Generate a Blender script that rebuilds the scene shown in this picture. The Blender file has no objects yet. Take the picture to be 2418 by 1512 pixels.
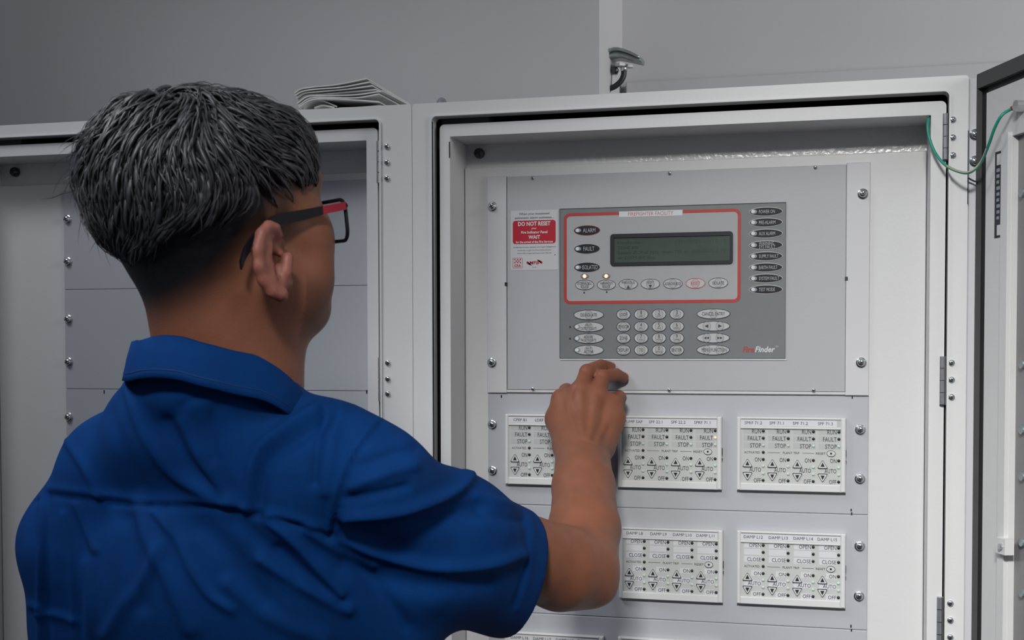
import bpy, bmesh, math, random
import numpy as np
from mathutils import Vector, Matrix

# ------------------------------------------------------------------ camera, world, lights, exposure
scene = bpy.context.scene
COL = scene.collection
IMG_W, IMG_H, FPX = 2418.0, 1512.0, 3000.0
YAW, PITCH, ROLL, SHIFT = math.radians(14.463), math.radians(-1.865), math.radians(-0.117), 158.2
_cy, _sy, _cp, _sp = math.cos(YAW), math.sin(YAW), math.cos(PITCH), math.sin(PITCH)
FW = np.array([-_sy * _cp, _cy * _cp, _sp])
_r = np.array([_cy, _sy, 0.0])
_u = np.cross(_r, FW)
RT = _r * math.cos(ROLL) + _u * math.sin(ROLL)
UP = -_r * math.sin(ROLL) + _u * math.cos(ROLL)
CAM = np.array([0.0, -1.6069, 1.5])

cam_data = bpy.data.cameras.new('camera')
cam = bpy.data.objects.new('camera', cam_data)
COL.objects.link(cam)
cam.matrix_world = Matrix(((RT[0], UP[0], -FW[0], CAM[0]), (RT[1], UP[1], -FW[1], CAM[1]),
                           (RT[2], UP[2], -FW[2], CAM[2]), (0, 0, 0, 1)))
cam_data.sensor_width = 36.0
cam_data.lens = FPX / IMG_W * 36.0
cam_data.shift_y = SHIFT / IMG_W
cam_data.clip_start = 0.05
cam_data.dof.use_dof = True
cam_data.dof.focus_distance = 1.58
cam_data.dof.aperture_fstop = 15.0
scene.camera = cam

world = bpy.data.worlds.new('world')
scene.world = world
world.use_nodes = True
_bg = world.node_tree.nodes['Background']
_bg.inputs[0].default_value = (0.80, 0.88, 1.0, 1)
_bg.inputs[1].default_value = 0.15

scene.view_settings.view_transform = 'Standard'
scene.view_settings.look = 'None'
scene.view_settings.gamma = 1.0
scene.view_settings.use_curve_mapping = False
scene.view_settings.exposure = -0.18

def area_light(name, loc, target, sx, sy, power, color, spread=180):
    l = bpy.data.lights.new(name, 'AREA')
    l.shape = 'RECTANGLE'
    l.size, l.size_y, l.energy, l.color = sx, sy, power, color
    l.spread = math.radians(spread)
    o = bpy.data.objects.new(name, l)
    COL.objects.link(o)
    o.location = loc
    o.rotation_euler = (Vector(target) - Vector(loc)).to_track_quat('-Z', 'Y').to_euler()
    return o

# four unseen lamps, added: spot on his back, left fill, panel key, right-wall fill
area_light('back_spot', (-0.72, -2.00, 2.66), (-0.64, -0.60, 1.54), 0.30, 0.30, 0.28, (0.93, 0.96, 1.0), 20)
area_light('left_fill', (-1.25, -0.98, 2.75), (-0.56, -0.20, 1.20), 0.7, 0.4, 3.0, (0.93, 0.96, 1.0), 80)
area_light('panel_key', (-0.05, -2.00, 2.40), (0.11, 0.0, 1.08), 0.30, 0.16, 3.6, (1.0, 0.99, 0.97), 46)
area_light('right_wall_fill', (2.4, -1.0, 2.1), (0.6, 0.6, 2.0), 0.8, 1.4, 14, (1.0, 0.99, 0.97), 75)

# ------------------------------------------------------------------ projection helpers
def ray(x, y):
    return FW + RT * ((x - IMG_W / 2) / FPX) - UP * ((y - IMG_H / 2 - SHIFT) / FPX)
def on_y(x, y, Y=0.0):                      # point of the plane at distance Y seen at pixel x, y
    d = ray(x, y)
    return CAM + d * ((Y - CAM[1]) / d[1])
def at(x, y, depth):                        # point at a depth along the camera axis
    return CAM + ray(x, y) * depth
def pix(P):                                 # world points -> pixels and depth
    P = np.asarray(P, float) - CAM
    z = P @ FW
    return IMG_W / 2 + FPX * (P @ RT) / z, IMG_H / 2 + SHIFT - FPX * (P @ UP) / z, z
def px2m(n, depth):
    return n * depth / FPX

# ------------------------------------------------------------------ materials
MATS = {}
def material(name, rgb, rough=0.5, metal=0.0, var=0.0, vscale=30.0, bump=0.0, bscale=400.0, spec=0.5,
             emit=None, emit_strength=0.0, alpha=1.0, attr=None, sheen=0.0, coat=0.0, transmission=0.0, detail=3.0):
    if name in MATS:
        return MATS[name]
    m = bpy.data.materials.new(name)
    m.use_nodes = True
    nt = m.node_tree
    b = nt.nodes['Principled BSDF']
    b.inputs['Base Color'].default_value = (*rgb, 1)
    b.inputs['Roughness'].default_value = rough
    b.inputs['Metallic'].default_value = metal
    b.inputs['Specular IOR Level'].default_value = spec
    if sheen:
        b.inputs['Sheen Weight'].default_value = sheen
    if coat:
        b.inputs['Coat Weight'].default_value = coat
        b.inputs['Coat Roughness'].default_value = 0.15
    if transmission:
        b.inputs['Transmission Weight'].default_value = transmission
    tc = None
    if var > 0 or bump > 0:
        tc = nt.nodes.new('ShaderNodeTexCoord')
    src = None
    if attr:
        at_ = nt.nodes.new('ShaderNodeAttribute')
        at_.attribute_name = attr
        src = at_.outputs['Color']
    if var > 0:
        n = nt.nodes.new('ShaderNodeTexNoise')
        n.inputs['Scale'].default_value = vscale
        n.inputs['Detail'].default_value = detail
        nt.links.new(tc.outputs['Object'], n.inputs['Vector'])
        mr = nt.nodes.new('ShaderNodeMapRange')
        mr.inputs['From Min'].default_value = 0.3
        mr.inputs['From Max'].default_value = 0.7
        mr.inputs['To Min'].default_value = 1 - var
        mr.inputs['To Max'].default_value = 1 + var
        nt.links.new(n.outputs['Fac'], mr.inputs['Value'])
        hs = nt.nodes.new('ShaderNodeMix')
        hs.data_type = 'RGBA'
        hs.blend_type = 'MULTIPLY'
        hs.inputs['Factor'].default_value = 1.0
        if src is not None:
            nt.links.new(src, hs.inputs['A'])
        else:
            hs.inputs['A'].default_value = (*rgb, 1)
        nt.links.new(mr.outputs['Result'], hs.inputs['B'])
        nt.links.new(hs.outputs['Result'], b.inputs['Base Color'])
    elif src is not None:
        nt.links.new(src, b.inputs['Base Color'])
    if bump > 0:
        n2 = nt.nodes.new('ShaderNodeTexNoise')
        n2.inputs['Scale'].default_value = bscale
        n2.inputs['Detail'].default_value = 2.0
        nt.links.new(tc.outputs['Object'], n2.inputs['Vector'])
        bp = nt.nodes.new('ShaderNodeBump')
        bp.inputs['Strength'].default_value = bump
        bp.inputs['Distance'].default_value = 0.001
        nt.links.new(n2.outputs['Fac'], bp.inputs['Height'])
        nt.links.new(bp.outputs['Normal'], b.inputs['Normal'])
    if emit:
        b.inputs['Emission Color'].default_value = (*emit, 1)
        b.inputs['Emission Strength'].default_value = emit_strength
    MATS[name] = m
    return m

M = material
wall_m = M('painted_wall', (0.49, 0.49, 0.51), 0.85, var=0.03, vscale=3, bump=0.15, bscale=150)
floor_m = M('grey_floor', (0.11, 0.11, 0.115), 0.7, var=0.1, vscale=12)
paint = M('cream_powder_coat', (0.66, 0.66, 0.66), 0.42, var=0.012, vscale=6, bump=0.10, bscale=260)
gloss_paint = M('gloss_powder_coat', (0.66, 0.66, 0.66), 0.22, var=0.02, vscale=6, bump=0.9, bscale=190)
plate_m = M('grey_rack_paint', (0.44, 0.455, 0.485), 0.45, var=0.012, vscale=8, bump=0.06, bscale=500)
door_plate_m = M('grey_door_paint', (0.43, 0.435, 0.46), 0.45, var=0.012, vscale=8, bump=0.06, bscale=500)
flange_m = M('pale_flange_paint', (0.60, 0.60, 0.62), 0.45, var=0.01, vscale=8)
dark_m = M('black_interior', (0.012, 0.015, 0.022), 0.6, var=0.2, vscale=20)  # black also stands in for the unlit inside of the cabinets
gap_m = M('black_gap', (0.01, 0.012, 0.018), 0.6)
grey_in = M('grey_bracket_paint', (0.16, 0.16, 0.175), 0.5, var=0.03)
zinc = M('zinc_screw', (0.66, 0.69, 0.71), 0.25, metal=1.0, var=0.15, vscale=900)
darkzinc = M('dark_screw', (0.10, 0.10, 0.11), 0.35, metal=1.0)
slot_m = M('screw_recess', (0.03, 0.035, 0.04), 0.5, metal=0.4)
hinge_m = M('hinge_steel', (0.42, 0.43, 0.45), 0.35, metal=0.8, var=0.1, vscale=200)
fascia_m = M('fascia_dark_grey', (0.165, 0.178, 0.185), 0.5, var=0.03, vscale=60)
fascia_l = M('fascia_light_grey', (0.36, 0.365, 0.375), 0.5, var=0.02, vscale=60)
red_m = M('signal_red', (0.42, 0.030, 0.025), 0.5)
redtext = M('red_print', (0.52, 0.10, 0.09), 0.5)
stick_red = M('sticker_red', (0.43, 0.0, 0.018), 0.45)
white_m = M('white_print', (0.62, 0.65, 0.66), 0.5)
label_w = M('label_white', (0.66, 0.66, 0.69), 0.5)
stick_w = M('sticker_white', (0.56, 0.56, 0.58), 0.4)
black_m = M('black_print', (0.012, 0.014, 0.022), 0.5)
ink_m = M('dark_ink', (0.03, 0.035, 0.045), 0.55)
greyink = M('grey_ink', (0.14, 0.15, 0.18), 0.6)
pill_m = M('indicator_black', (0.010, 0.011, 0.018), 0.5, spec=0.3)
pill_text = M('indicator_lettering', (0.42, 0.44, 0.45), 0.5)
lens_m = M('indicator_lens', (0.70, 0.70, 0.68), 0.25)
lens_bk = M('indicator_window', (0.25, 0.30, 0.36), 0.35)
key_m = M('key_grey', (0.47, 0.475, 0.48), 0.45)
dome_m = M('key_dome_grey', (0.40, 0.405, 0.40), 0.45)
lit_m = M('lit_amber', (0.9, 0.8, 0.7), 0.4, emit=(1.0, 0.72, 0.5), emit_strength=0.8)
orange_m = M('amber_ring', (0.75, 0.30, 0.14), 0.4)
bezel_m = M('display_bezel', (0.012, 0.015, 0.022), 0.45, spec=0.3)
lcd_m = M('lcd_green', (0.062, 0.085, 0.070), 0.22, var=0.15, vscale=14)
lcd_ink = M('lcd_characters', (0.012, 0.030, 0.022), 0.3)
module_m = M('module_plastic', (0.68, 0.68, 0.68), 0.42, var=0.01, vscale=40)
face_m = M('module_face', (0.53, 0.545, 0.53), 0.5, var=0.02, vscale=60)
face_d = M('module_slot_grey', (0.47, 0.485, 0.48), 0.5)
led_off = M('led_dark', (0.022, 0.022, 0.026), 0.3)
led_green = M('led_green', (0.53, 0.63, 0.55), 0.25, emit=(0.35, 0.9, 0.5), emit_strength=0.02)
led_amber = M('led_amber', (0.9, 0.75, 0.5), 0.3, emit=(1.0, 0.7, 0.4), emit_strength=0.25)
btn_m = M('arrow_button', (0.60, 0.61, 0.60), 0.45)
gasket_g = M('gasket_channel', (0.075, 0.075, 0.075), 0.6, var=0.05, vscale=50)
gasket_b = M('gasket_rubber', (0.018, 0.018, 0.020), 0.7)
window_m = M('smoked_window', (0.20, 0.195, 0.20), 0.15, var=0.15, vscale=9)
paper_m = M('newsprint', (0.62, 0.62, 0.61), 0.8, var=0.08, vscale=70)
galv = M('galvanised_steel', (0.36, 0.40, 0.41), 0.4, metal=0.7, var=0.2, vscale=60)
rubber = M('black_cable', (0.012, 0.016, 0.024), 0.45)
wire_g = M('green_wire', (0.02, 0.30, 0.22), 0.4)
wire_y = M('yellow_stripe', (0.42, 0.44, 0.30), 0.4)
red_lug = M('red_lug', (0.55, 0.05, 0.05), 0.4)
bluegrey = M('bluegrey_cap', (0.18, 0.21, 0.26), 0.5, var=0.2, vscale=200)

# ------------------------------------------------------------------ object helpers
ORG = {}
def tag(o, label=None, category=None, group=None, kind=None):
    if label: o['label'] = label
    if category: o['category'] = category
    if group: o['group'] = group
    if kind: o['kind'] = kind
    return o
def thing(name, loc, label, category, group=None):
    o = bpy.data.objects.new(name, None)
    o.empty_display_size = 0.05
    COL.objects.link(o)
    o.location = Vector(loc)
    ORG[o] = np.array(loc, float)
    return tag(o, label, category, group)
def link(name, me, parent, org):
    o = bpy.data.objects.new(name, me)
    COL.objects.link(o)
    org = np.array(org, float)
    if parent is not None:
        o.parent = parent
        o.location = Vector(org - ORG[parent])
    else:
        o.location = Vector(org)
    ORG[o] = org
    return o
def obj(name, verts, faces, mat, parent=None, smooth=False, org=None, mats=None, fmat=None):
    v = np.asarray(verts, float)
    if org is None:
        org = (v.min(0) + v.max(0)) / 2
    me = bpy.data.meshes.new(name)
    me.from_pydata((v - np.asarray(org)).tolist(), [], faces)
    for mm in (mats or [mat]):
        me.materials.append(mm)
    if fmat is not None:
        me.polygons.foreach_set('material_index', fmat)
    if smooth:
        me.polygons.foreach_set('use_smooth', [True] * len(me.polygons))
    me.update()
    return link(name, me, parent, org)
def inst(name, me, parent, org):
    return link(name, me, parent, org)

class MB:
    def __init__(s):
        s.v, s.f, s.m = [], [], []
    def add(s, verts, faces, m=0):
        o = len(s.v)
        s.v.extend([tuple(map(float, p)) for p in verts])
        s.f.extend([tuple(i + o for i in f) for f in faces])
        s.m.extend([m] * len(faces))
        return s
    def box(s, x0, x1, y0, y1, z0, z1, b=0.0, m=0):
        if b <= 0:
            v = [(x, y, z) for x in (x0, x1) for y in (y0, y1) for z in (z0, z1)]
            f = [(0, 1, 3, 2), (4, 6, 7, 5), (0, 4, 5, 1), (2, 3, 7, 6), (0, 2, 6, 4), (1, 5, 7, 3)]
            return s.add(v, f, m)
        # box with its front (-Y) edges chamfered
        v = [(x0, y1, z0), (x1, y1, z0), (x1, y1, z1), (x0, y1, z1),
             (x0, y0 + b, z0), (x1, y0 + b, z0), (x1, y0 + b, z1), (x0, y0 + b, z1),
             (x0 + b, y0, z0 + b), (x1 - b, y0, z0 + b), (x1 - b, y0, z1 - b), (x0 + b, y0, z1 - b)]
        f = [(0, 3, 2, 1), (8, 9, 10, 11)]
        for a in range(4):
            c = (a + 1) % 4
            f += [(a, c, 4 + c, 4 + a), (4 + a, 4 + c, 8 + c, 8 + a)]
        return s.add(v, f, m)
    def prism(s, pts, y0, y1, m=0):            # polygon in X,Z extruded along Y (counter-clockwise from the front)
        n = len(pts)
        v = [(p[0], y0, p[1]) for p in pts] + [(p[0], y1, p[1]) for p in pts]
        f = [tuple(range(n)), tuple(range(2 * n - 1, n - 1, -1))]
        f += [(i, n + i, n + (i + 1) % n, (i + 1) % n) for i in range(n)]
        return s.add(v, f, m)
    def ring(s, outer, inner, y0, y1, m=0):    # band between two outlines of equal length
        n = len(outer)
        v = [(p[0], y0, p[1]) for p in outer] + [(p[0], y0, p[1]) for p in inner] + \
            [(p[0], y1, p[1]) for p in outer] + [(p[0], y1, p[1]) for p in inner]
        f = []
        for i in range(n):
            j = (i + 1) % n
            f += [(i, j, n + j, n + i), (i, 2 * n + i, 2 * n + j, j), (n + i, n + j, 3 * n + j, 3 * n + i),
                  (2 * n + i, 3 * n + i, 3 * n + j, 2 * n + j)]
        return s.add(v, f, m)
    def tube(s, pts, r, n=8, m=0, caps=True):
        P = np.asarray(pts, float)
        k = len(P)
        rr = np.broadcast_to(np.asarray(r, float), (k,))
        T = np.gradient(P, axis=0)
        T /= np.linalg.norm(T, axis=1)[:, None] + 1e-12
        a = np.array([0, 0, 1.0]) if abs(T[0][2]) < 0.9 else np.array([1.0, 0, 0])
        N = np.cross(T[0], a); N /= np.linalg.norm(N)
        v = []
        for i in range(k):
            N = N - T[i] * (N @ T[i]); N /= np.linalg.norm(N) + 1e-12
            B = np.cross(T[i], N)
            for j in range(n):
                t = 2 * math.pi * j / n
                v.append(P[i] + rr[i] * (math.cos(t) * N + math.sin(t) * B))
        f = [(i * n + j, i * n + (j + 1) % n, (i + 1) * n + (j + 1) % n, (i + 1) * n + j) for i in range(k - 1) for j in range(n)]
        if caps:
            f += [tuple(range(n - 1, -1, -1)), tuple(range((k - 1) * n, k * n))]
        return s.add(v, f, m)
    def lathe(s, prof, c, n=16, m=0):          # profile (r, d): d is the distance towards the viewer (-Y)
        v = []
        for r_, d in prof:
            for j in range(n):
                t = 2 * math.pi * j / n
                v.append((c[0] + r_ * math.cos(t), c[1] - d, c[2] + r_ * math.sin(t)))
        k = len(prof)
        f = [(i * n + j, i * n + (j + 1) % n, (i + 1) * n + (j + 1) % n, (i + 1) * n + j) for i in range(k - 1) for j in range(n)]
        f.append(tuple(range((k - 1) * n, k * n)))
        return s.add(v, f, m)
    def build(s, name, mat, parent=None, smooth=False, org=None, mats=None):
        if not s.v: return None
        return obj(name, s.v, s.f, mat, parent, smooth, org, mats, s.m if mats else None)

def ellipse(cx, cz, w, h, n=28):
    return [(cx + w / 2 * math.cos(2 * math.pi * i / n), cz + h / 2 * math.sin(2 * math.pi * i / n)) for i in range(n)]
def rrect(x0, x1, z0, z1, r, k=5):
    p = []
    for cx, cz, a0 in ((x1 - r, z1 - r, 0), (x0 + r, z1 - r, 90), (x0 + r, z0 + r, 180), (x1 - r, z0 + r, 270)):
        for i in range(k + 1):
            t = math.radians(a0 + 90 * i / k)
            p.append((cx + r * math.cos(t), cz + r * math.sin(t)))
    return p
def spline(pts, n=8):
    P = np.asarray(pts, float)
    P = np.vstack([2 * P[0] - P[1], P, 2 * P[-1] - P[-2]])
    out = []
    for i in range(1, len(P) - 2):
        for t in np.linspace(0, 1, n, endpoint=False):
            a, b, c, d = P[i - 1], P[i], P[i + 1], P[i + 2]
            out.append(0.5 * (2 * b + (c - a) * t + (2 * a - 5 * b + 4 * c - d) * t * t + (3 * b - a - 3 * c + d) * t ** 3))
    out.append(P[-2])
    return np.array(out)

_fc = bpy.data.curves.new('print', 'FONT')
_fc.resolution_u = 2
_fo = bpy.data.objects.new('print', _fc)
_cache = {}
def glyphs(s, spacing=1.0, bold=0.0):
    if (s, spacing, bold) not in _cache:
        _fc.body = s
        _fc.offset = bold
        _fc.space_character = spacing
        me = _fo.to_mesh()
        v = np.array([p.co[:2] for p in me.vertices]) if len(me.vertices) else np.zeros((0, 2))
        f = [tuple(p.vertices) for p in me.polygons]
        _fo.to_mesh_clear()
        _cache[(s, spacing, bold)] = (v, f)
    return _cache[(s, spacing, bold)]
def text(mb, s, cx, cz, height, width=None, Y=0.0, align='c', shear=0.0, bold=0.0, m=0, cond=0.8, spacing=1.0, rot=0.0):
    """print lettering: capital height in metres, centred at cx, cz (or left / right aligned), fitted to a width if one is given"""
    v, f = glyphs(s, spacing, bold)
    if not len(v):
        return
    v = v.copy()
    x0, x1 = v[:, 0].min(), v[:, 0].max()
    v[:, 0] -= (x0 + x1) / 2
    v[:, 1] -= 0.345
    sc = height / 0.69
    sx = (width / (x1 - x0)) if width else sc * cond
    v = np.column_stack([v[:, 0] * sx + v[:, 1] * sc * shear, v[:, 1] * sc])
    half = (x1 - x0) * sx / 2
    if align == 'l': v[:, 0] += half
    if align == 'r': v[:, 0] -= half
    c_, s_ = math.cos(rot), math.sin(rot)
    V = np.column_stack([cx + v[:, 0] * c_ - v[:, 1] * s_, np.full(len(v), Y), cz + v[:, 0] * s_ + v[:, 1] * c_])
    mb.add(V, f, m)

def screw_mesh(name, r, h, washer=0.0, mat=zinc):
    b = MB()
    z = 0.0
    if washer:
        b.lathe([(washer, 0), (washer, 0.0012), (washer * 0.95, 0.0016)], (0, 0, 0), 18)
        z = 0.0016
    b.lathe([(r, z), (r, z + h * 0.45), (r * 0.9, z + h * 0.75), (r * 0.66, z + h * 0.93), (r * 0.35, z + h)], (0, 0, 0), 18)
    L, T = r * 0.62, r * 0.14
    for q in (0.5, 0.5 + math.pi / 2):
        c_, s_ = math.cos(q), math.sin(q)
        pts = [(c_ * a - s_ * d, s_ * a + c_ * d) for a, d in ((-L, -T), (L, -T), (L, T), (-L, T))]
        b.prism(pts, -(z + h * 1.02), -(z + h * 0.5), m=1)
    me = bpy.data.meshes.new(name)
    me.from_pydata(b.v, [], b.f)
    me.materials.append(mat); me.materials.append(slot_m)
    me.polygons.foreach_set('material_index', b.m)
    me.polygons.foreach_set('use_smooth', [i == 0 for i in b.m])
    me.update()
    return me
rack_screw = screw_mesh('rack_screw', 0.0047, 0.0048, 0.0064)
small_screw = screw_mesh('small_screw', 0.0024, 0.0022)
hinge_screw = screw_mesh('hinge_screw', 0.0036, 0.0030)
dark_bolt = screw_mesh('dark_bolt', 0.0068, 0.009, 0.0, darkzinc)
# ------------------------------------------------------------------ the setting
YB, YI, YC, YR = -0.070, -0.062, 0.002, 0.014      # cabinet face, inner door face, chassis panel, recess back
def X(px, Y, py=800): return float(on_y(px, py, Y)[0])
def Z(py, Y, px=1600): return float(on_y(px, py, Y)[2])
Y_WALL, Y_REC = 0.40, 0.62
xe = X(1415, Y_WALL, 120)
b = MB()
wp = [(-3.2, Y_WALL), (xe, Y_WALL), (xe, Y_REC), (3.0, Y_REC), (3.0, Y_REC + 0.15), (-3.2, Y_REC + 0.15)]
n_ = len(wp)
b.add([(x, y, 0.0) for x, y in wp] + [(x, y, 2.9) for x, y in wp],
      [tuple(range(n_)), tuple(range(2 * n_ - 1, n_ - 1, -1))] + [(i, (i + 1) % n_, n_ + (i + 1) % n_, n_ + i) for i in range(n_)])
o = b.build('wall_back', wall_m); tag(o, 'plain grey painted wall with a recess behind the cabinets', 'wall', kind='structure')
b = MB(); b.box(-3.2, 3.0, -4.0, Y_REC + 0.15, -0.1, 0.0)
o = b.build('floor', floor_m); tag(o, 'plain grey plant room floor', 'floor', kind='structure')

# ------------------------------------------------------------------ cabinets
Z_TOP = Z(213, YB); Z_OPEN = Z(247.5, YB); Z_IN = Z(268, YI); Z_REC = Z(298.5, YI); Z_CH = Z(378.5, YC); Z_BASE = 0.0
def cabinet(name, x0, x1, ol, orr, il, ir, rl, rr, label):
    root = thing(name, ((x0 + x1) / 2, 0.15, 0.0), label, 'cabinet')
    # front frame with return lips round the opening
    b = MB()
    b.ring(rrect(x0, x1, Z_BASE + 0.1, Z_TOP, 0.004), rrect(ol, orr, Z_BASE + 0.16, Z_OPEN, 0.006), YB, YB + 0.018)
    b.build('front_frame', paint, root)
    b = MB()
    t = 0.0022
    b.ring(rrect(ol - t, orr + t, Z_BASE + 0.158, Z_OPEN + t * 0.6, 0.007), rrect(ol, orr, Z_BASE + 0.16, Z_OPEN, 0.006), YB - 0.0025, YB + 0.004)
    b.build('opening_lip', paint, root)
    # carcass
    b = MB()
    b.box(x0 + 0.001, x0 + 0.003, YB + 0.018, 0.36, Z_BASE + 0.1, Z_TOP - 0.002)
    b.box(x1 - 0.003, x1 - 0.001, YB + 0.018, 0.36, Z_BASE + 0.1, Z_TOP - 0.002)
    b.box(x0 + 0.003, x1 - 0.003, YB + 0.018, 0.36, Z_TOP - 0.004, Z_TOP - 0.001)
    b.build('carcass', paint, root)
    b = MB(); b.box(x0 + 0.004, x1 - 0.004, 0.33, 0.355, Z_BASE + 0.1, Z_TOP - 0.005); b.build('back_panel', dark_m, root)
    b = MB(); b.box(x0 + 0.006, x1 - 0.006, -0.03, 0.32, Z_TOP - 0.012, Z_TOP - 0.005); b.build('gap_shade', dark_m, root)  # added black sheet: shade of the unlit inside, seen through the gap
    b = MB(); b.box(x0 + 0.02, x1 - 0.02, -0.03, 0.34, Z_BASE, Z_BASE + 0.1); b.build('plinth', dark_m, root)
    # inner swing door: face flange, recess walls, recess back, chassis panel
    d = MB(); d.ring(rrect(il, ir, Z_BASE + 0.17, Z_IN, 0.006), rrect(rl, rr, Z_BASE + 0.2, Z_REC, 0.001), YI, YI + 0.022)
    door = d.build('inner_door', paint, root)
    b = MB()
    b.box(rl - 0.002, rl - 0.0003, YI + 0.0215, YR, Z_BASE + 0.2, Z_REC)
    b.box(rr + 0.0003, rr + 0.002, YI + 0.0215, YR, Z_BASE + 0.2, Z_REC)
    b.box(rl - 0.0003, rr + 0.0003, YI + 0.0215, YR, Z_REC + 0.0003, Z_REC + 0.002)
    b.build('recess_wall', paint, door)
    b = MB(); b.box(rl - 0.0003, rr + 0.0003, YR, YR + 0.002, Z_BASE + 0.2, Z_REC + 0.0003); b.build('recess_back', gloss_paint, door)
    b = MB(); b.box(rl + 0.0005, rr - 0.0005, YC, YC + 0.002, Z_BASE + 0.2, Z_CH, 0.0009)
    b.box(rl + 0.0005, rr - 0.0005, YC + 0.002, YR, Z_CH - 0.002, Z_CH - 0.0002)
    b.build('chassis_panel', paint, door)
    return root, door

xR0, xR1 = X(975.5, YB), X(2282, YB)
cabR, doorR = cabinet('alarm_cabinet', xR0, xR1, X(1022, YB), X(2236, YB), X(1040, YI), X(2230, YI), X(1064, YI), X(2194, YI),
                      'white steel alarm cabinet standing open, with the operator panel and keypad inside')
xL1 = X(974.5, YB)
wL = xR1 - xR0
cabL, doorL = cabinet('alarm_cabinet', xL1 - wL, xL1, X(-116, YB), X(899, YB), X(-98, YI), X(894, YI), X(-72, YI), X(868, YI),
                      'white steel cabinet with blank grey plates, behind the man in the blue shirt')

def put(px, py, Y): return on_y(px, py, Y)
# screws and bolts that belong to the cabinets
for px, py in ((914, 346), (914, 383.5), (914, 421), (916, 857), (916, 895), (916, 930)):
    inst('hinge_screw', hinge_screw, cabL, put(px, py, YB))
for px, py in ((2250, 283), (2250, 325), (2250, 367), (2247, 857), (2247, 897), (2247, 938), (2244, 1425), (2244, 1465), (2244, 1505)):
    inst('hinge_screw', hinge_screw, cabR, put(px, py, YB))
inst('recess_bolt', dark_bolt, doorR, put(1133, 363, YR))
inst('recess_bolt', dark_bolt, doorL, put(38, 407, YR))
def hinge(px, y0, y1, cab, n=4):
    zt, zb = float(put(px, y0, YI - 0.006)[2]), float(put(px, y1, YI - 0.006)[2])
    x = X(px, YI - 0.006)
    b = MB()
    for i in range(n):
        za = zt + (zb - zt) * i / n; zc = zt + (zb - zt) * (i + 0.94) / n
        b.tube([(x, YI - 0.004, za), (x, YI - 0.004, zc)], 0.0034, 10)
    b.box(x - 0.003, x + 0.004, YI - 0.002, YI + 0.002, zb, zt)
    b.build('hinge', hinge_m, cab, smooth=False)
for a in ((896, 333, 433), (897, 845, 950)): hinge(*a, cabL)
for a in ((2229, 268, 378), (2227, 842, 957), (2225, 1412, 1530)): hinge(*a, cabR)
# domed bolt cap on top of the right cabinet
p = put(1043, 241, YB + 0.008)
b = MB()
rr_ = 0.0067
vs, fs = [], []
for i in range(7):
    for j in range(16):
        a, c = math.pi / 2 * i / 6, 2 * math.pi * j / 16
        vs.append((p[0] + rr_ * math.cos(a) * math.cos(c), p[1] + rr_ * math.cos(a) * math.sin(c), Z_TOP + rr_ * 1.15 * math.sin(a)))
fs = [(i * 16 + j, i * 16 + (j + 1) % 16, (i + 1) * 16 + (j + 1) % 16, (i + 1) * 16 + j) for i in range(6) for j in range(16)]
b.add(vs, fs); b.lathe([(rr_, 0)], (p[0], p[1], Z_TOP - 0.05), 3)
b = MB(); b.add(vs, fs)
o = b.build('domed_cap', bluegrey, cabR, smooth=True); o['label'] = 'blue grey domed bolt cap'
# grey bracket seen in the gap over the inner door, pale cable ties further along
for cab, x0, x1 in ((cabR, 1045, 1156), (cabL, -40, 57)):
    b = MB(); b.box(X(x0, YI + 0.03), X(x1, YI + 0.03), YI + 0.03, YI + 0.05, Z_IN - 0.006, Z_TOP - 0.013); b.build('gap_bracket', grey_in, cab)
for px in (1403, 1620, 1768, 1997, 2027):
    b = MB(); x = X(px, YI + 0.04); b.box(x - 0.0006, x + 0.0006, YI + 0.035, YI + 0.04, Z_IN - 0.01, Z_IN + 0.006); b.build('cable_tie', hinge_m, cabR)
# latch slit on the left edge of the inner door, hinge post on the right edge of the cabinet
b = MB(); x = X(1063.5, YI); b.box(x - 0.0008, x + 0.0006, YI - 0.0006, YI, float(put(1063, 373, YI)[2]), float(put(1063, 335, YI)[2])); b.build('latch_slot', slot_m, doorR)
xp0, xp1 = xR1 + 0.0004, X(2311, YB + 0.004)
b = MB(); b.box(xp0, xp1, YB + 0.003, YB + 0.06, 0.1, float(put(2296, 183, YB)[2]), 0.0015); b.build('hinge_post', flange_m, cabR)
b = MB(); b.box(xR1 - 0.0006, xR1 + 0.0006, YB - 0.0003, YB + 0.006, float(put(2283, 482, YB)[2]), float(put(2283, 308, YB)[2])); b.build('frame_slit', ink_m, cabR)
for py in (318, 381):
    inst('post_bolt', rack_screw, cabR, put(2303, py, YB + 0.003))

# ---- open outer door of the right cabinet (a plane swung out towards the camera)
HX, HY = X(2320, YB), YB - 0.002
ang = math.radians(-69)
DD = np.array([math.cos(ang), math.sin(ang), 0.0]); DN = np.array([math.sin(ang), -math.cos(ang), 0.0])   # along the door; inner face normal
if DN @ (CAM - np.array([HX, HY, 1.5])) < 0: DN = -DN
H0 = np.array([HX, HY, 0.0])
def on_door(px, py, off=0.0):
    d = ray(px, py)
    t = ((H0 + DN * off - CAM) @ DN) / (d @ DN)
    P = CAM + d * t
    return float((P - H0) @ DD), float(P[2])
def dbox(b, s0, s1, z0, z1, o0, o1, m=0):
    v = [tuple(H0 + DD * s + DN * o_ + np.array([0, 0, z])) for s in (s0, s1) for o_ in (o0, o1) for z in (z0, z1)]
    return b.add(v, [(0, 1, 3, 2), (4, 6, 7, 5), (0, 4, 5, 1), (2, 3, 7, 6), (0, 2, 6, 4), (1, 5, 7, 3)], m)
DW = 0.68
zt = on_door(2312, 181)[1]
b = MB(); dbox(b, 0.0, DW, 0.12, zt, -0.028, -0.004)
outer = b.build('outer_door', paint, cabR)
s1, s2, s3 = on_door(2322, 800)[0], on_door(2336, 800)[0], on_door(2398, 800)[0]
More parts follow.
